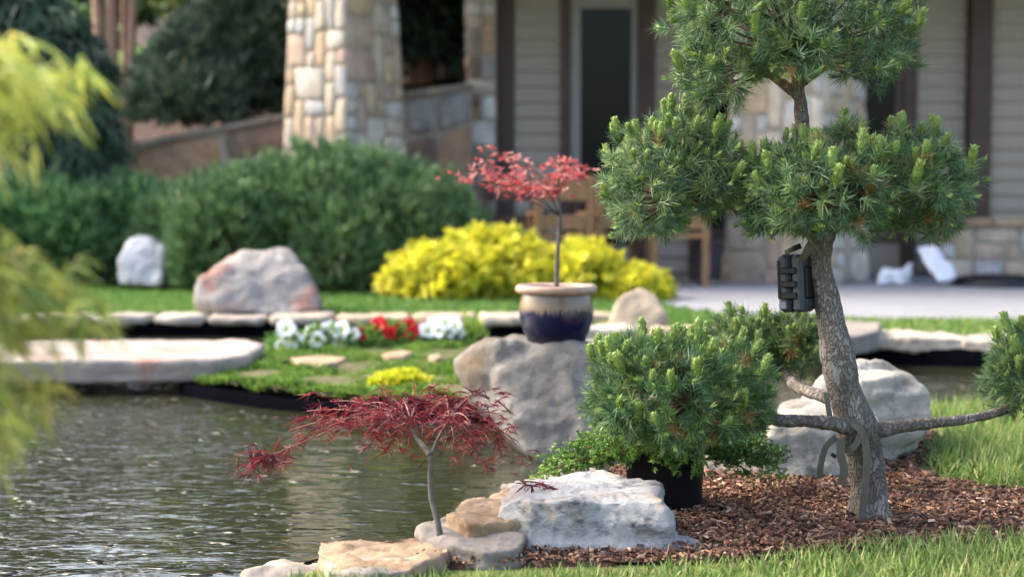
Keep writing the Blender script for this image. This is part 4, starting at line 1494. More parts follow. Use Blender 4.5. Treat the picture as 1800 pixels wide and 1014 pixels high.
petunia(505, 618, 'white petunia at the left end of the flower row', [(503, 577, 'white', .046), (489, 601, 'white', .04), (515, 597, 'white', .046), (498, 608, 'white', .04)])
petunia(553, 612, 'white petunia second from the left in the flower row', [(548, 582, 'white', .034), (557, 597, 'white', .042), (540, 588, 'white', .028)])
petunia(598, 612, 'white petunia just left of the red ones', [(580, 577, 'white', .042), (600, 580, 'white', .046), (597, 599, 'white', .046), (618, 588, 'white', .042), (570, 583, 'white', .03)])
petunia(645, 612, 'dull red petunia at the left of the red group', [(638, 584, 'red', .03), (632, 590, 'red', .026)], 70)
petunia(664, 608, 'red petunia with tall bloom in the flower row', [(662, 574, 'red', .044), (668, 566, 'red', .036), (655, 583, 'red', .034)])
petunia(694, 610, 'red petunia in the middle of the red group', [(692, 580, 'red', .042), (702, 586, 'red', .034), (684, 584, 'red', .03)])
petunia(722, 608, 'red petunia beside the pink bloom', [(718, 575, 'red', .046), (724, 584, 'red', .036), (739, 577, 'pink', .034)])
petunia(778, 608, 'white petunia mound at the right end of the flower row', [(752, 580, 'white', .042), (765, 569, 'white', .042), (782, 566, 'white', .044), (798, 572, 'white', .044), (802, 585, 'white', .042), (772, 580, 'white', .04), (788, 580, 'white', .04), (750, 590, 'white', .034)], 140, .12)
c = on(828, 606, -.02)
t = thing('leafy_plant', 'small yellow green leafy plant beside the grey boulder', 'plant', c)
P_, Nn_ = mounds([((c.x, c.y, c.z + .04), (.09, .09, .1))], 90, (.4, 1.0), -.1, .2, 3)
v_, t_, c_ = blades(P_, Nn_ * .6 + [0, 0, 1.0], rng.uniform(.05, .09, len(P_)), .018, pick_cols([lin(176, 184, 84), lin(120, 150, 68), lin(96, 132, 62)], len(P_)), .2)
xyz_part('foliage', v_, t_, c_, M['grass'], t)

# ------------------------------------------------------------------ blue pot with little red maple
PD = 4.93
c = at(978, 603, PD)
pot = thing('glazed_pot', 'cobalt blue glazed pot with tan rim on the grey boulder', 'plant pot', c)
k = PD / 2600.0
pr = [(0.0, 0), (46 * k, 0), (50 * k, 2 * k), (58 * k, 22 * k), (65 * k, 45 * k), (66 * k, 62 * k), (62 * k, 82 * k), (60 * k, 90 * k)]
mb = MB()
mb.lathe(pr, 48)
mb.build('bowl', M['glaze'], pot, True)
mb = MB()
mb.lathe([(60 * k, 87 * k), (68 * k, 88.5 * k), (72.5 * k, 93 * k), (72 * k, 99 * k), (68 * k, 103 * k), (62 * k, 102 * k), (57 * k, 97 * k), (55 * k, 84 * k), (0, 82 * k)], 48)
mb.build('rim', M['pot_rim'], pot, True)
mb = MB()
mb.lathe([(0, 95 * k), (40 * k, 94 * k), (56.5 * k, 92 * k)], 24)
mb.build('potting_soil', M['soil'], pot, True)


def leaf_sprays(C, A, size, cols, lobes=7, wid=.16, droop=.5, vary=.2):
    """dissected palmate leaves: lobes fan out from each leaf base"""
    n_ = len(C)
    A = nrm(A)
    S = nrm(np.cross(A, np.array([0, 0, 1.0]) + rng.normal(0, .5, (n_, 3))))
    out = []
    size = np.broadcast_to(size, (n_,))
    cols_ = np.broadcast_to(cols, (n_, 3))
    for k_ in range(lobes):
        th = (k_ - (lobes - 1) / 2) / ((lobes - 1) / 2) * 1.75
        ln = size * (1 - .42 * abs(th) / 1.75)
        Dv = A * math.cos(th) + S * math.sin(th) + rng.normal(0, .12, (n_, 3))
        out.append(blades(C, Dv, ln, size * wid, cols_, droop, vary))
    return join(out)


# maple growing in the blue pot
mp = thing('potted_maple', 'small coral red maple growing in the blue pot', 'tree', c + Vector((0, 0, 92 * k)))
b0 = mp.location
top = at(984, 380, PD)
mid = at(980, 450, PD)
mb = MB()
mb.tube(spline([b0, mid, top, at(980, 330, PD)], 6), lerp_list([.0095, .008, .006, .004], 19), 8)
tips = []
for px_, py_, dD in [(830, 285, .1), (805, 310, -.05), (860, 262, .05), (880, 300, -.1), (900, 335, .1), (930, 300, .15), (950, 320, -.15), (975, 285, .1), (1000, 280, -.05), (1020, 300, 0.05), (925, 345, -.1), (870, 330, 0.0), (985, 310, -.1), (900, 275, 0.15), (1005, 310, .12), (960, 345, .05), (860, 305, .1), (840, 312, .0)]:
    s_ = random.choice([top, at(982, 340, PD), at(980, 330, PD)])
    e_ = at(px_, py_, PD + dD)
    pts = bez(s_, s_.lerp(e_, .5) + Vector((0, 0, .03)), e_, 6)
    mb.tube(pts, lerp_list([.003, .0012], 7), 5)
    tips += [(pts[j], e_ - s_) for j in (3, 4, 5, 6)]
mb.build('stem', M['maple_stem'], mp, True, b0)
C_, A_ = [], []
for q_, a_ in tips:
    for _ in range(5):
        C_.append(np.array(q_) + rng.normal(0, 1, 3) * [.03, .034, .006])
        A_.append(np.array(a_.normalized()) * .5 + rng.normal(0, .6, 3) * [1, 1, .35])
v_, t_, c_ = leaf_sprays(np.array(C_), np.array(A_), rng.uniform(.018, .03, len(C_)), pick_cols([lin(180, 78, 78), lin(192, 102, 98), lin(160, 62, 70), lin(196, 136, 130), lin(168, 92, 98)], len(C_)), 5, .24, .1)
xyz_part('crown', v_, t_, c_, M['leaf'], mp)

# ------------------------------------------------------------------ small red laceleaf maple in front
b0 = on(776, 978, .0)
mp = thing('red_maple', 'small dark red laceleaf maple leaning over the water', 'tree', b0)
Df = b0.y
fork = at(757, 800, Df + .03)
mb = MB()
stem_pts = spline([b0 - Vector((0, 0, .02)), at(772, 930, Df), at(758, 870, Df + .02), fork], 7)
mb.tube(stem_pts, lerp_list([.0085, .0066, .006, .0056], len(stem_pts)), 12, jit=.1)
mb.tube(spline([fork, at(745, 785, Df + .05), at(732, 768, Df + .08), at(720, 740, Df + .1)], 5), lerp_list([.008, .006, .005, .004], 16), 8)
mb.tube(spline([at(757, 802, Df + .03), at(770, 770, Df + .06), at(790, 735, Df + .1)], 5), lerp_list([.0045, .003, .0025], 11), 7)
mb.build('stem', M['maple_stem'], mp, True, b0)
mbr = MB()
tips = []
hubs = [at(722, 740, Df + .1), at(790, 735, Df + .1)]
ends = [(505, 758, .05), (540, 722, .2), (580, 705, .1), (600, 740, -.08), (560, 765, -.05), (640, 712, .25), (660, 760, -.1), (700, 715, .2), (740, 712, .28), (780, 705, .1), (820, 712, .25),
        (860, 700, .2), (880, 730, .1), (895, 770, .05), (850, 790, -.05), (800, 800, -.05), (905, 810, .08), (830, 750, -.1), (700, 790, -.05), (620, 735, .05), (680, 735, -.12), (760, 745, -.14), (520, 770, .05), (740, 800, .12), (870, 815, .1), (640, 765, .2), (770, 775, .2), (660, 790, .15)]
for px_, py_, dD in ends:
    s_ = hubs[0] if px_ < 745 else hubs[1]
    e_ = at(px_, py_, Df + .1 + dD)
    m_ = s_.lerp(e_, .55) + Vector((0, 0, .02 + .035 * random.random()))
    pts = bez(s_, m_, e_, 9)
    mbr.tube(pts, lerp_list([.0024, .0008], 10), 5)
    tips += [(pts[j], (e_ - s_), j / 9) for j in range(3, 10)]
# one low branch hanging over the water
e1, e2 = at(500, 790, Df + .12), at(425, 825, Df + .1)
low = spline([hubs[0], at(600, 752, Df + .1), e1, e2], 6)
mbr.tube(low, lerp_list([.0018, .0008], len(low)), 5)
mbr.build('branch', plain('pale red twig', lin(136, 96, 86), lin(104, 62, 60), 40, .6), mp, True, b0)
C_, A_, S_ = [], [], []
for q_, a_, f_ in tips:
    for _ in range(3):
        C_.append(np.array(q_) + rng.normal(0, 1, 3) * [.028, .03, .014])
        A_.append(np.array(a_.normalized()) * [.7, .7, .2] + rng.normal(0, .55, 3) * [1, 1, .35] + [0, 0, -.12])
        S_.append(rng.uniform(.022, .042))
for _ in range(60):
    f_ = rng.uniform(0.0, 1.0)
    q_ = e1.lerp(e2, f_) + Vector((.0, 0, 0))
    C_.append(np.array(q_) + rng.normal(0, 1, 3) * [.012, .025, .014])
    A_.append(rng.normal(0, .6, 3) + [-.2, 0, -.3])
    S_.append(rng.uniform(.025, .045))
CR = [lin(100, 24, 36), lin(82, 22, 33), lin(118, 32, 42), lin(72, 26, 40), lin(132, 50, 52)]
v_, t_, c_ = leaf_sprays(np.array(C_), np.array(A_), np.array(S_), pick_cols(CR, len(C_)), 7, .055, .2, .3)
xyz_part('crown', v_, t_, c_, M['leaf'], mp)

# sprig on the limestone block
c = at(925, 852, 3.1)
sp = thing('maple_sprig', 'purple red maple sprig lying on the white limestone block', 'sprig', c)
mb = MB()
pts = bez(at(918, 846, 3.16), at(955, 842, 3.12), at(1000, 872, 3.04), 8)
mb.tube(pts, lerp_list([.002, .001], 9), 5)
mb.build('stem', M['twig'], sp, True, c)
C_ = np.array([at(935, 853, 3.08), at(965, 856, 3.07), at(925, 850, 3.1), at(950, 850, 3.1)])
A_ = np.array([(-.1, -.5, -.7), (.4, -.5, -.6), (-.8, -.3, -.3), (.6, -.4, -.2)])
v_, t_, c_ = leaf_sprays(C_, A_, np.array([.04, .04, .034, .044]), np.array([lin(86, 30, 56), lin(100, 34, 60), lin(110, 28, 44), lin(130, 40, 54)]), 7, .1, .1, .1)
xyz_part('leaf_spray', v_, t_, c_, M['leaf'], sp)

# ------------------------------------------------------------------ yellow-green laceleaf maple, close at left
b0 = Vector((-0.98, 1.5, 0))
ym = thing('golden_maple', 'yellow green weeping laceleaf maple close by at the left edge', 'tree', b0)
mb = MB()
hub = Vector((-.93, 1.53, .92))
mb.tube(spline([b0 - Vector((0, 0, .05)), (-1.0, 1.51, .35), (-.95, 1.52, .68), hub], 6), lerp_list([.03, .026, .022, .014], 19), 10, jit=.05)
C_, A_, S_, K_ = [], [], [], []
YC = [lin(198, 198, 96), lin(184, 190, 92), lin(208, 204, 114), lin(156, 172, 86)]
OC = [lin(144, 156, 78), lin(124, 142, 70), lin(172, 174, 92), lin(108, 132, 66), lin(186, 172, 98)]
specs = [  # photo place of the tip, distance, height of its start, colours
    (165, 150, 1.5, .93, 0), (135, 125, 1.55, .94, 0), (110, 180, 1.45, .92, 0), (140, 185, 1.6, .91, 0), (60, 105, 1.55, .94, 0), (75, 225, 1.5, .91, 0), (45, 255, 1.45, .9, 0), (25, 210, 1.42, .9, 0), (20, 140, 1.6, .93, 0), (100, 140, 1.42, .93, 0), (10, 260, 1.55, .88, 0), (-40, 180, 1.5, .91, 0), (40, 170, 1.65, .91, 0), (80, 115, 1.48, .93, 0), (-20, 120, 1.5, .93, 0), (55, 150, 1.5, .93, 0),
    (20, 420, 1.55, .76, 1), (150, 480, 1.5, .74, 1), (95, 460, 1.6, .75, 1), (215, 535, 1.55, .72, 1), (150, 540, 1.45, .71, 1), (70, 530, 1.5, .72, 1), (15, 500, 1.42, .72, 1), (180, 580, 1.55, .69, 1), (110, 610, 1.45, .67, 1), (45, 610, 1.55, .67, 1), (115, 690, 1.5, .63, 1), (60, 730, 1.45, .61, 1), (15, 690, 1.55, .62, 1), (85, 760, 1.5, .59, 1), (25, 790, 1.45, .57, 1), (-30, 580, 1.45, .69, 1), (-40, 740, 1.5, .6, 1), (-20, 460, 1.5, .74, 1), (50, 660, 1.43, .65, 1), (190, 560, 1.45, .71, 1), (10, 630, 1.62, .66, 1), (60, 570, 1.4, .7, 1)]
for i_, (px_, py_, D_, zs, kk) in enumerate(specs):
    e0_ = at(px_ - 48, py_ - 8, D_)
    tips_ = [e0_]
    if i_ % 2 == 0:      # the far side of the crown, away from the pond
        tips_.append(Vector((-1.9 - e0_.x + random.uniform(-.1, .1), 1.5 + random.uniform(-.35, .35), e0_.z)))
    for e_ in tips_:
        s_ = Vector((-.94 + random.uniform(-.02, .02), 1.515 + random.uniform(-.02, .02), min(zs - .02, .9)))
        m_ = s_.lerp(e_, .55) + Vector((0, random.uniform(-.16, .16), random.uniform(.02, .06)))
        pts = bez(s_, m_, e_, 12)
        mb.tube(pts, lerp_list([.0032, .001], 13), 5)
        for j in range(1, 13):
            for _ in range(6 if j > 6 else 5):
                C_.append(np.array(pts[j]) + rng.normal(0, 1, 3) * [.012, .02, .009])
                A_.append(np.array((e_ - m_).normalized()) + rng.normal(0, .45, 3) + [0, 0, -.2])
                S_.append(rng.uniform(.024, .052))
                K_.append(random.choice(YC if kk == 0 else (OC + YC[:1])))
mb.build('branch', M['twig'], ym, True, b0)
v_, t_, c_ = leaf_sprays(np.array(C_), np.array(A_), np.array(S_), np.array(K_), 5, .09, .45, .2)
xyz_part('crown', v_, t_, c_, M['leaf'], ym)

# ------------------------------------------------------------------ juniper in a nursery pot
c = on(1168, 890, 0.015)
pt = thing('nursery_pot', 'black plastic nursery pot on the mulch beside the limestone block', 'plant pot', c)
k = 3.5 / 2600
mb = MB()
mb.lathe([(0, 0), (60 * k, 0), (63 * k, 4 * k), (69 * k, 100 * k), (72 * k, 101 * k), (72.5 * k, 110 * k), (69 * k, 111 * k), (67 * k, 104 * k), (65 * k, 92 * k), (0, 90 * k)], 36)
mb.build('pot_wall', M['black_plastic'], pt, True)
mb = MB()
mb.lathe([(0, 97 * k), (66 * k, 95 * k)], 20)
mb.build('potting_soil', M['soil'], pt)
mb = MB()
tp = at(1232, 805, 3.43) - c
mb.add([tp + Vector(q_) for q_ in ((-.006, 0, .018), (.004, -.002, .012), (.006, -.004, -.016), (.001, -.003, -.022), (-.011, 0, .0), (-.006, .001, .018), (.004, -.001, .012), (.006, -.003, -.016), (.001, -.002, -.022), (-.011, .001, .0))],
       [(0, 4, 3, 2, 1), (5, 6, 7, 8, 9), (0, 1, 6, 5), (1, 2, 7, 6), (2, 3, 8, 7), (3, 4, 9, 8), (4, 0, 5, 9)])
mb.build('plant_tag', M['tag_white'], pt)

jb = c + Vector((0, 0, 95 * k))
jn_ = thing('spreading_juniper', 'bright green spreading juniper spilling from the black nursery pot', 'shrub', jb)
mb = MB()
C_, A_, K_ = [], [], []
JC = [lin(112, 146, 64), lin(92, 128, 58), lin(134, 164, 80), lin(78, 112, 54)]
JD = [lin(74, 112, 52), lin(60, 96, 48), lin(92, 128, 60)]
ends = [(950, 832, -.02), (975, 815, .05), (1000, 795, 0), (1020, 775, .05), (1045, 800, -.06), (1070, 780, -.08), (1090, 800, -.1), (1120, 790, -.12), (1150, 800, -.13), (1185, 815, -.13), (1200, 790, -.12), (1225, 800, -.1), (1230, 825, -.08), (1110, 770, -.1), (1050, 760, 0), (1165, 770, -.1), (1240, 770, -.05), (1000, 825, .05), (960, 822, .05), (1030, 790, .1), (1090, 760, .1), (1190, 765, .08),
        (1380, 800, .15), (1350, 815, .12), (1330, 790, .1), (1300, 775, .12), (1360, 790, .2), (1370, 822, .18), (1320, 830, .1), (1280, 790, .08), (1340, 770, .2)]
for px_, py_, dD in ends:
    e_ = at(px_, py_, c.y + dD)
    s_ = jb + Vector((random.uniform(-.02, .02), random.uniform(-.02, .02), 0))
    pts = bez(s_, s_.lerp(e_, .45) + Vector((0, 0, .04)), e_, 10)
    mb.tube([p_ - jb for p_ in pts], lerp_list([.004, .0015], 11), 5)
    for j in range(3, 11):
        for _ in range(14):
            C_.append(np.array(pts[j]) + rng.normal(0, .012, 3))
            A_.append(np.array((pts[min(j + 1, 10)] - pts[j - 1]).normalized()) + rng.normal(0, .6, 3) + [0, 0, .25])
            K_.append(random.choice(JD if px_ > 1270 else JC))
mb.build('stem', M['twig'], jn_, True)
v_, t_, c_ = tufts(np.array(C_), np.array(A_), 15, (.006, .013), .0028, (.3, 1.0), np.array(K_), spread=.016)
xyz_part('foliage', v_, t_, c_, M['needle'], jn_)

# ------------------------------------------------------------------ the pine
TB = at(1533, 932, 3.26)
TB.z = 0.0
pine = thing('garden_pine', 'cloud pruned dwarf pine with grey scaly trunk in the mulch bed', 'tree', TB)
TD = 3.26
path = [(1536, 945, 42), (1534, 925, 39), (1530, 890, 33), (1528, 850, 31), (1520, 800, 33), (1508, 755, 36), (1494, 715, 31), (1480, 670, 29), (1470, 620, 29), (1462, 575, 25), (1452, 520, 23), (1440, 465, 21), (1444, 430, 20), (1452, 400, 17), (1440, 330, 15), (1415, 250, 12), (1408, 190, 12), (1402, 140, 10), (1400, 60, 8), (1402, -40, 4)]
pp_ = [at(x, y, TD + .0) for x, y, _ in path]
npth = 9
sp_ = spline(pp_, npth)
rd = lerp_list([r_ * TD / 2600 for _, _, r_ in path], len(sp_))
NS = 40
V, T = [], []
for i, (p_, r_) in enumerate(zip(sp_, rd)):
    tg = (sp_[min(i + 1, len(sp_) - 1)] - sp_[max(i - 1, 0)]).normalized()
    a_ = tg.cross(Vector((0, 1, 0))).normalized()
    b_ = tg.cross(a_).normalized()
    for j in range(NS):
        q_ = 2 * math.pi * j / NS
        d_ = a_ * math.cos(q_) + b_ * math.sin(q_)
        h_ = p_.z
        dv = noise.voronoi(Vector((d_.x * r_ * 38, d_.y * r_ * 38, h_ * 17)) + Vector((3, 1, 7)))[0]
        crack = min((dv[1] - dv[0]) * 1.4, .45)
        flare = 1 + (.28 * math.cos(q_ * 5 + 1) + .2) * math.exp(-max(h_, 0) / .035)
        lump = .10 * noise.noise(Vector((d_.x * 1.5, d_.y * 1.5, h_ * 11)))
        V.append(p_ + d_ * (r_ * (flare * (1 + lump)) + .0045 * (crack - .2) * min(1, r_ / .03) + .0015 * fb(d_ * r_ * 90 + Vector((0, 0, h_ * 60)), 3)))
for i in range(len(sp_) - 1):
    for j in range(NS):
        k_ = (j + 1) % NS
        T.append((i * NS + j, i * NS + k_, (i + 1) * NS + k_, (i + 1) * NS + j))
xyz_part('trunk', np.array([tuple(q_) for q_ in V]), np.array(T), None, M['bark'], pine, True)


def limb(pts, rads):
    mb_ = MB()
    s_ = spline(pts, 8)
    rr_ = lerp_list(rads, len(s_))
    mb_.tube(s_, [r_ * (1 + .16 * noise.noise(q_ * 28)) for r_, q_ in zip(rr_, s_)], 14, jit=.1)
    return mb_.build('branch', M['bark'], pine, True, TB)


k = TD / 2600
limb([at(1510, 757, TD - .02), at(1470, 745, TD - .05), at(1420, 740, TD - .06), at(1370, 738, TD - .06), at(1290, 725, TD - .05), at(1200, 690, TD - .04)], [17 * k, 14 * k, 11 * k, 11 * k, 9 * k, 5 * k])
limb([at(1520, 765, TD), at(1552, 755, TD), at(1620, 745, TD), at(1700, 736, TD), at(1760, 722, TD), at(1830, 690, TD + .02)], [22 * k, 13 * k, 10 * k, 9 * k, 8 * k, 4 * k])
limb([at(1490, 712, TD + .02), at(1440, 694, TD + .12), at(1400, 680, TD + .22), at(1385, 662, TD + .32), at(1340, 620, TD + .45)], [14 * k, 11 * k, 11 * k, 10 * k, 5 * k])
limb([at(1446, 425, TD), at(1400, 395, TD + .02), at(1320, 370, TD + .04), at(1230, 345, TD + .05), at(1150, 320, TD + .05)], [15 * k, 12 * k, 9 * k, 7 * k, 4 * k])
limb([at(1450, 410, TD), at(1500, 370, TD - .03), at(1560, 345, TD - .04), at(1640, 320, TD)], [14 * k, 11 * k, 8 * k, 4 * k])
limb([at(1405, 170, TD), at(1350, 130, TD + .03), at(1280, 100, TD + .04), at(1220, 90, TD)], [10 * k, 7 * k, 5 * k, 3 * k])
limb([at(1403, 150, TD), at(1460, 110, TD - .04), at(1530, 80, TD - .02), at(1590, 70, TD)], [9 * k, 7 * k, 5 * k, 3 * k])


def candle_mesh(seed_):
    """upright new shoot, unit length: blunt pale core with short close needles"""
    r_ = np.random.default_rng(seed_)
    n_ = 120
    h_ = r_.uniform(0.0, .84, n_)
    a_ = r_.uniform(0, 2 * np.pi, n_)
    rad = .12 * np.where(h_ < .6, .8 + h_ * .35, 1.0 - (h_ - .6) * 1.3)
    B_ = np.stack([np.cos(a_) * rad * .8, np.sin(a_) * rad * .8, h_], 1)
    sp2 = r_.uniform(.2, .75, n_)
    D_ = np.stack([np.cos(a_) * sp2, np.sin(a_) * sp2, np.full(n_, 1.0)], 1)
    ca, cb = np.array(lin(118, 144, 76)), np.array(lin(160, 178, 100))
    v1, t1, c1_ = blades(B_, D_, r_.uniform(.12, .22, n_), .05, ca + (cb - ca) * h_[:, None], 0.0, .2)
    ns = 8
    vv, tt = [], []
    prof = [(.06, -.12), (.1, .1), (.125, .5), (.11, .78), (.06, .92), (.005, .97)]
    for rr_, zz_ in prof:
        for j in range(ns):
            vv.append((rr_ * math.cos(j * 2 * math.pi / ns), rr_ * math.sin(j * 2 * math.pi / ns), zz_))
    for i in range(len(prof) - 1):
        for j in range(ns):
            k_ = (j + 1) % ns
            tt += [(i * ns + j, i * ns + k_, (i + 1) * ns + k_), (i * ns + j, (i + 1) * ns + k_, (i + 1) * ns + j)]
    v2, t2, c2_ = join([(v1, t1, c1_), (np.array(vv), np.array(tt), np.tile(lin(126, 148, 78), (len(vv), 1)))])
    me_ = mesh_np('candle', v2, t2, c2_)
    me_.materials.append(M['needle'])
    return me_


CAND = [candle_mesh(s_) for s_ in range(4)]
PN = [lin(96, 124, 86), lin(82, 110, 78), lin(112, 140, 96), lin(88, 116, 88), lin(126, 146, 100)]


def pad(label, ells, n_t, n_c, limb_end, cl=(.022, .05), seed_=0, cols=PN, m=48):
    P_, Nn_ = mounds(ells, int(n_t * 2.1), (.62, 1.04), -.92, .16, 4.5, seed_)
    A = nrm(Nn_ * 1.0 + np.array([0, 0, .35]) + rng.normal(0, .4, Nn_.shape))
    tint = pick_cols(cols, len(P_)) * rng.uniform(.85, 1.15, (len(P_), 1))
    brown = rng.random(len(P_)) < .035
    tint[brown] = np.array(lin(150, 120, 78))
    v1, t1, c1_ = tufts(P_, A, m, (.018, .042), .0015, (.25, 1.35), tint, spread=.018, vary=.32)
    # small fresh buds at many shoot tips
    sel = rng.random(len(P_)) < .42
    bt = tufts(P_[sel] + A[sel] * .016, A[sel] + [0, 0, .3], 15, (.008, .019), .0034, (.05, .55), pick_cols([lin(150, 172, 92), lin(128, 154, 82), lin(168, 182, 110)], int(sel.sum())), spread=.006, vary=.2)
    v1, t1, c1_ = join([(v1, t1, c1_), bt])
    fol = xyz_part('foliage_pad', v1, t1, c1_, M['needle'], pine)
    fol['label'] = label
    # twigs that carry the tufts
    mb_ = MB()
    le = Vector(limb_end)
    for i_ in rng.choice(len(P_), min(110, len(P_)), replace=False):
        q_ = Vector(P_[i_])
        mb_.tube(bez(le, le.lerp(q_, .5) + Vector((0, 0, -.01)), q_, 5), lerp_list([.0035, .0014], 6), 5)
    tw = mb_.build('twig', M['twig'], fol, True, TB)
    order = np.argsort(-(A[:, 2] + rng.normal(0, .5, len(A))))
    got = 0
    for i_ in order:
        if got >= n_c:
            break
        if A[i_, 2] < 0:
            continue
        ctr = min(ells, key=lambda e: np.linalg.norm((P_[i_] - np.array(e[0])) / np.array(e[1])))
        if np.linalg.norm((P_[i_] - np.array(ctr[0])) / np.array(ctr[1])) < .86:
            continue
        got += 1
        o_ = obj('candle', random.choice(CAND), None, fol, Vector(P_[i_]) - TB)
        dr = Vector(A[i_]).lerp(Vector((0, 0, 1)), .55) + Vector((random.uniform(-.15, .15), random.uniform(-.15, .15), 0))
        o_.rotation_euler = dr.to_track_quat('Z', 'Y').to_euler()
        s_ = random.uniform(*cl) * (1.25 if random.random() < .15 else 1)
        f_ = random.uniform(.9, 1.3) * (.04 / s_) ** .5
        o_.scale = (s_ * f_ * 1.3, s_ * f_ * 1.3, s_)


def pe(px0, px1, py0, py1, D, ry):
    return el(px0, px1, py0, py1, D, ry)


pad('upper left foliage pad', [pe(1058, 1240, 225, 410, TD + .03, .14), pe(1140, 1318, 215, 405, TD + .05, .14), pe(1065, 1210, 290, 425, TD - .03, .11), pe(1130, 1260, 190, 330, TD + .06, .1)], 300, 46, at(1200, 340, TD + .05), seed_=3)
pad('upper right foliage pad, widest of the tree', [pe(1300, 1500, 250, 412, TD - .02, .16), pe(1440, 1700, 226, 408, TD, .18), pe(1330, 1590, 250, 428, TD - .1, .14), pe(1540, 1712, 235, 418, TD - .03, .15), pe(1440, 1530, 210, 330, TD + .03, .1), pe(1280, 1420, 272, 420, TD + .02, .13)], 500, 66, at(1500, 350, TD - .03), seed_=5)
pad('top foliage pad running out of the frame', [pe(1170, 1400, -70, 150, TD + .02, .18), pe(1350, 1612, -80, 132, TD, .19), pe(1250, 1500, -130, 100, TD - .02, .18), pe(1185, 1345, 60, 192, TD, .11), pe(1450, 1612, 10, 156, TD - .08, .11), pe(1340, 1480, 40, 140, TD - .12, .1)], 480, 60, at(1400, 90, TD), seed_=7)
pad('low left foliage pad above the nursery pot', [pe(1025, 1220, 585, 775, TD - .06, .15), pe(1140, 1365, 590, 782, TD - .05, .16), pe(1070, 1310, 595, 790, TD - .12, .13)], 390, 62, at(1230, 700, TD - .05), seed_=9, cols=[lin(92, 122, 76), lin(80, 110, 74), lin(112, 140, 84), lin(86, 116, 84)])
pad('rear foliage pad behind the trunk', [pe(1235, 1380, 548, 672, TD + .45, .14), pe(1330, 1450, 548, 662, TD + .42, .14)], 210, 26, at(1345, 620, TD + .45), seed_=11, cl=(.022, .04), cols=[lin(86, 112, 70), lin(72, 98, 66), lin(100, 120, 76)])
pad('right foliage pad cut by the frame', [pe(1728, 1900, 595, 735, TD + .02, .13), pe(1750, 1850, 575, 705, TD, .11)], 170, 20, at(1810, 690, TD + .02), seed_=13)

# ------------------------------------------------------------------ trail camera and webbing on the trunk
tc = at(1402, 548, TD + .0)
cm = thing('trail_camera', 'dark grey trail camera strapped to the pine trunk', 'camera', tc)
k = TD / 2600
RZ = Matrix.Rotation(R(-38), 4, 'Z') @ Matrix.Rotation(R(-3), 4, 'Y')


def rbox(mb_, x0, x1, y0, y1, z0, z1, ch):
    """box with chamfered vertical and horizontal edges"""
    pts = []
    for z_, i_ in ((z0, ch), (z0 + ch, 0), (z1 - ch, 0), (z1, ch)):
        for (sx_, sy_) in ((0, 0), (1, 0), (1, 1), (0, 1)):
            X_ = (x0 + i_, x1 - i_)[sx_]
            Y_ = (y0 + i_, y1 - i_)[sy_]
            dx_, dy_ = (1, -1)[sx_] * ch, (1, -1)[sy_] * ch
            a2, b2 = (X_ + dx_, Y_), (X_, Y_ + dy_)
            seq = [a2, b2] if (sx_ + sy_) % 2 == 1 else [b2, a2]
            pts += [(q_[0], q_[1], z_) for q_ in seq]
    f_ = []
    for r_ in range(3):
        for j in range(8):
            k2 = (j + 1) % 8
            f_.append((r_ * 8 + j, r_ * 8 + k2, r_ * 8 + 8 + k2, r_ * 8 + 8 + j))
    f_.append(tuple(range(7, -1, -1)))
    f_.append(tuple(range(24, 32)))
    mb_.add([RZ @ Vector(q_) for q_ in pts], f_)


mb = MB()
rbox(mb, -.030, -.002, -.034, .034, .0, .128, .008)
mb.build('front_shell', M['cam_body'], cm)
mb = MB()
rbox(mb, -.002, .003, -.032, .032, .003, .125, .002)
mb.build('seal', M['cam_black'], cm)
mb = MB()
rbox(mb, .003, .03, -.034, .034, .0, .127, .007)
mb.build('rear_shell', M['cam_body'], cm)
for zz in (.03, .055, .085):
    mb = MB()
    rbox(mb, -.02, .018, -.039, -.033, zz, zz + .014, .002)
    mb.build('latch', M['cam_black'], cm)
mb = MB()
rbox(mb, -.026, -.008, -.0375, -.0335, .008, .024, .0015)
mb.build('clip', M['blue_grey'], cm)
mb = MB()
rbox(mb, -.028, -.022, -.0365, -.0335, .03, .115, .001)
mb.build('rib', M['cam_black'], cm)
mb = MB()
rbox(mb, .028, .036, -.02, .02, .03, .1, .003)
mb.build('mount', M['cam_black'], cm)


def ribbon(name, pts, wd, mat, parent, base, wdir, thick=.0015, n=6):
    s_ = spline(pts, n)
    V_, T_ = [], []
    for i_, p_ in enumerate(s_):
        tg = (s_[min(i_ + 1, len(s_) - 1)] - s_[max(i_ - 1, 0)]).normalized()
        wv_ = Vector(wdir[min(int(i_ / n), len(wdir) - 1)]) if isinstance(wdir, list) else Vector(wdir)
        wv_ = (wv_ - tg * wv_.dot(tg)).normalized()
        nn2 = tg.cross(wv_)
        for a2, b2 in ((-1, -1), (1, -1), (1, 1), (-1, 1)):
            V_.append(p_ + wv_ * (a2 * wd / 2) + nn2 * (b2 * thick / 2))
    for i_ in range(len(s_) - 1):
        for j in range(4):
            k2 = (j + 1) % 4
            T_.append((i_ * 4 + j, i_ * 4 + k2, i_ * 4 + 4 + k2, i_ * 4 + 4 + j))
    T_ += [(0, 3, 2, 1), tuple(len(V_) - 4 + j for j in range(4))]
    mb_ = MB()
    mb_.add(V_, T_)
    return mb_.build(name, mat, parent, False, base)


# strap that holds the camera: from the fork round the camera back
ribbon('strap', [at(1432, 420, TD - .04), at(1420, 440, TD - .05), at(1408, 462, TD - .03), at(1412, 480, TD + .01)], .02, M['strap'], cm, tc, (1, 0, .35))
ribbon('strap', [at(1408, 432, TD - .03), at(1395, 437, TD - .03), at(1380, 445, TD - .01)], .012, M['cam_black'], cm, tc, (.3, 0, 1))

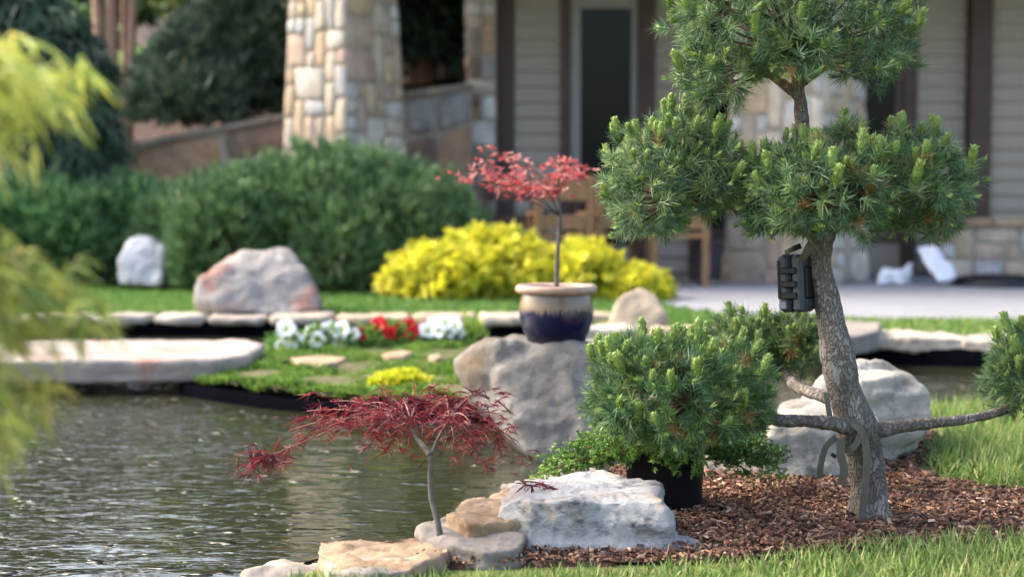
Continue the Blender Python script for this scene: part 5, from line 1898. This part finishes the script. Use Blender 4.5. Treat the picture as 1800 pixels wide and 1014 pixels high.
sb = at(1497, 752, TD - .06)
st = thing('webbing_strap', 'olive grey webbing strap tied round the pine trunk with loose tails', 'strap', sb)
f0 = TD - .052
loop = [at(1500, 742, f0), at(1512, 752, f0 - .004), at(1508, 775, f0 - .006), at(1492, 790, f0), at(1472, 786, f0 + .01)]
ribbon('loop', loop, .014, M['strap'], st, sb, (.8, -.3, .5))
ribbon('tail', [at(1498, 744, f0 - .002), at(1515, 760, f0 - .006), at(1524, 800, f0 - .008), at(1520, 860, f0 - .006), at(1513, 928, f0 + .0)], .0165, M['strap'], st, sb, (1, .1, 0))
ribbon('tail', [at(1478, 770, f0 - .004), at(1478, 800, f0 - .012), at(1484, 825, f0 - .012), at(1478, 852, f0 - .006)], .018, M['strap'], st, sb, (1, -.25, 0))
ribbon('tail', [at(1470, 768, f0 - .002), at(1452, 785, f0 - .01), at(1443, 815, f0 - .006), at(1441, 840, f0 + .004)], .017, M['strap'], st, sb, (1, .5, .1))
ribbon('tail', [at(1452, 690, TD - .03), at(1454, 705, TD - .045), at(1457, 722, TD - .05), at(1460, 745, TD - .045)], .013, M['strap'], st, sb, (1, .4, 0))
mb = MB()
mb.box((-.006, -.004, -.004), (.006, .004, .004), Matrix.Translation(at(1465, 800, f0 - .004) - sb) @ Matrix.Rotation(.6, 4, 'Y'))
mb.build('buckle', M['cam_black'], st)

# ------------------------------------------------------------------ patio furniture
def wooden_chair(label, px, D, rz, mat, z=.02):
    p_ = at(px, 400, D)
    t_ = thing('wooden_chair', label, 'chair', (p_.x, D, z), 'wooden chairs on the porch')
    t_.rotation_euler = (0, 0, rz)
    for x_, y_, h_ in ((-.22, -.22, .95), (.22, -.22, .95), (-.22, .2, .62), (.22, .2, .62)):
        m_ = MB()
        m_.box((x_ - .03, y_ - .025, 0), (x_ + .03, y_ + .025, h_))
        m_.build('leg', mat, t_)
    m_ = MB()
    m_.box((-.26, -.24, .42), (.26, .26, .46))
    m_.build('seat', mat, t_)
    for z0_, z1_ in ((.74, .92), (.5, .62)):
        m_ = MB()
        m_.box((-.19, -.235, z0_), (.19, -.205, z1_))
        m_.build('back_rail', mat, t_)
    for x_ in (-.22, .22):
        m_ = MB()
        m_.box((x_ - .04, -.19, .622), (x_ + .04, .28, .645))
        m_.build('armrest', mat, t_)
    return t_


wooden_chair('tan wooden chair seen from behind beside the potted maple stem', 985, 12.6, R(8), M['wood'])
wooden_chair('dark wooden chair behind the red potted maple foliage', 905, 13.2, R(-12), M['wood_dark'])
wooden_chair('tan wooden chair at the table nearest the broad pillar', 1195, 12.9, R(-6), M['wood'])
wooden_chair('tan wooden chair at the table beside the yellow shrub', 1085, 12.95, R(14), M['wood'])
p_ = at(1120, 330, 13.4)
t = thing('tall_table', 'wooden table with pale top behind the left pine pad', 'table', (p_.x, 13.4, .02))
mb = MB()
mb.box((-.62, -.4, .83), (.62, .4, .88))
mb.build('table_top', M['pale_frame'], t)
for x_ in (-.55, .55):
    for y_ in (-.33, .33):
        mb = MB()
        mb.box((x_ - .04, y_ - .04, 0), (x_ + .04, y_ + .04, .83))
        mb.build('leg', M['wood_dark'], t)
mb = MB()
mb.box((-.5, -.35, .68), (.5, .35, .81))
mb.build('apron', M['wood_dark'], t)
p_ = at(1254, 482, 14.2)
t = thing('storage_box', 'blue grey box standing left of the broad pillar', 'box', (p_.x, 14.2, .02))
mb = MB()
mb.box((-.16, -.15, 0), (.16, .15, .32))
mb.build('bin', M['blue_grey'], t)
mb = MB()
mb.box((-.175, -.165, .322), (.175, .165, .36))
mb.build('lid', M['blue_grey'], t)

# white tarp heap and folded cover
p_ = at(1650, 498, 12.9)
h = [at(1612, 436, 13.1), at(1640, 430, 13.1), at(1618, 455, 12.95), at(1650, 440, 13.0), at(1650, 497, 12.7), at(1680, 490, 12.75), at(1682, 475, 12.85), at(1640, 480, 12.75), at(1668, 495, 12.9), at(1630, 440, 13.25)]
rock('white_cover', [h], M['white_cloth'], 'white folded cover leaning on the patio beside the low wall', 'tarp', voxel=.018, amp=.02, freq=6, seed=131)
ta = [at(1542, 500, 13.0), at(1604, 501, 13.0), at(1548, 470, 13.1), at(1575, 478, 13.05), at(1545, 498, 13.35), at(1600, 495, 13.35), at(1550, 468, 13.3)]
tb = [at(1570, 490, 13.05), at(1598, 462, 13.15), at(1606, 460, 13.2), at(1602, 490, 13.05), at(1580, 485, 13.3), at(1604, 465, 13.3)]
rock('white_tarp', [ta, tb], M['white_cloth'], 'crumpled white tarp heaped on the patio beside the broad pillar', 'tarp', voxel=.016, amp=.04, freq=7, seed=137)
p_ = on(1775, 505, .02)
t = thing('fire_pit_cover', 'flat round black cover lying on the patio at right', 'cover', (p_.x, p_.y + .3, .021))
mb = MB()
mb.lathe([(.0, .10), (.2, .095), (.32, .075), (.37, .045), (.385, .0)], 36)
mb.build('dome', M['black_plastic'], t, True)
mb = MB()
mb.lathe([(.375, .03), (.395, .028), (.4, .012), (.39, .001)], 36)
mb.build('rim', M['black_plastic'], t, True)
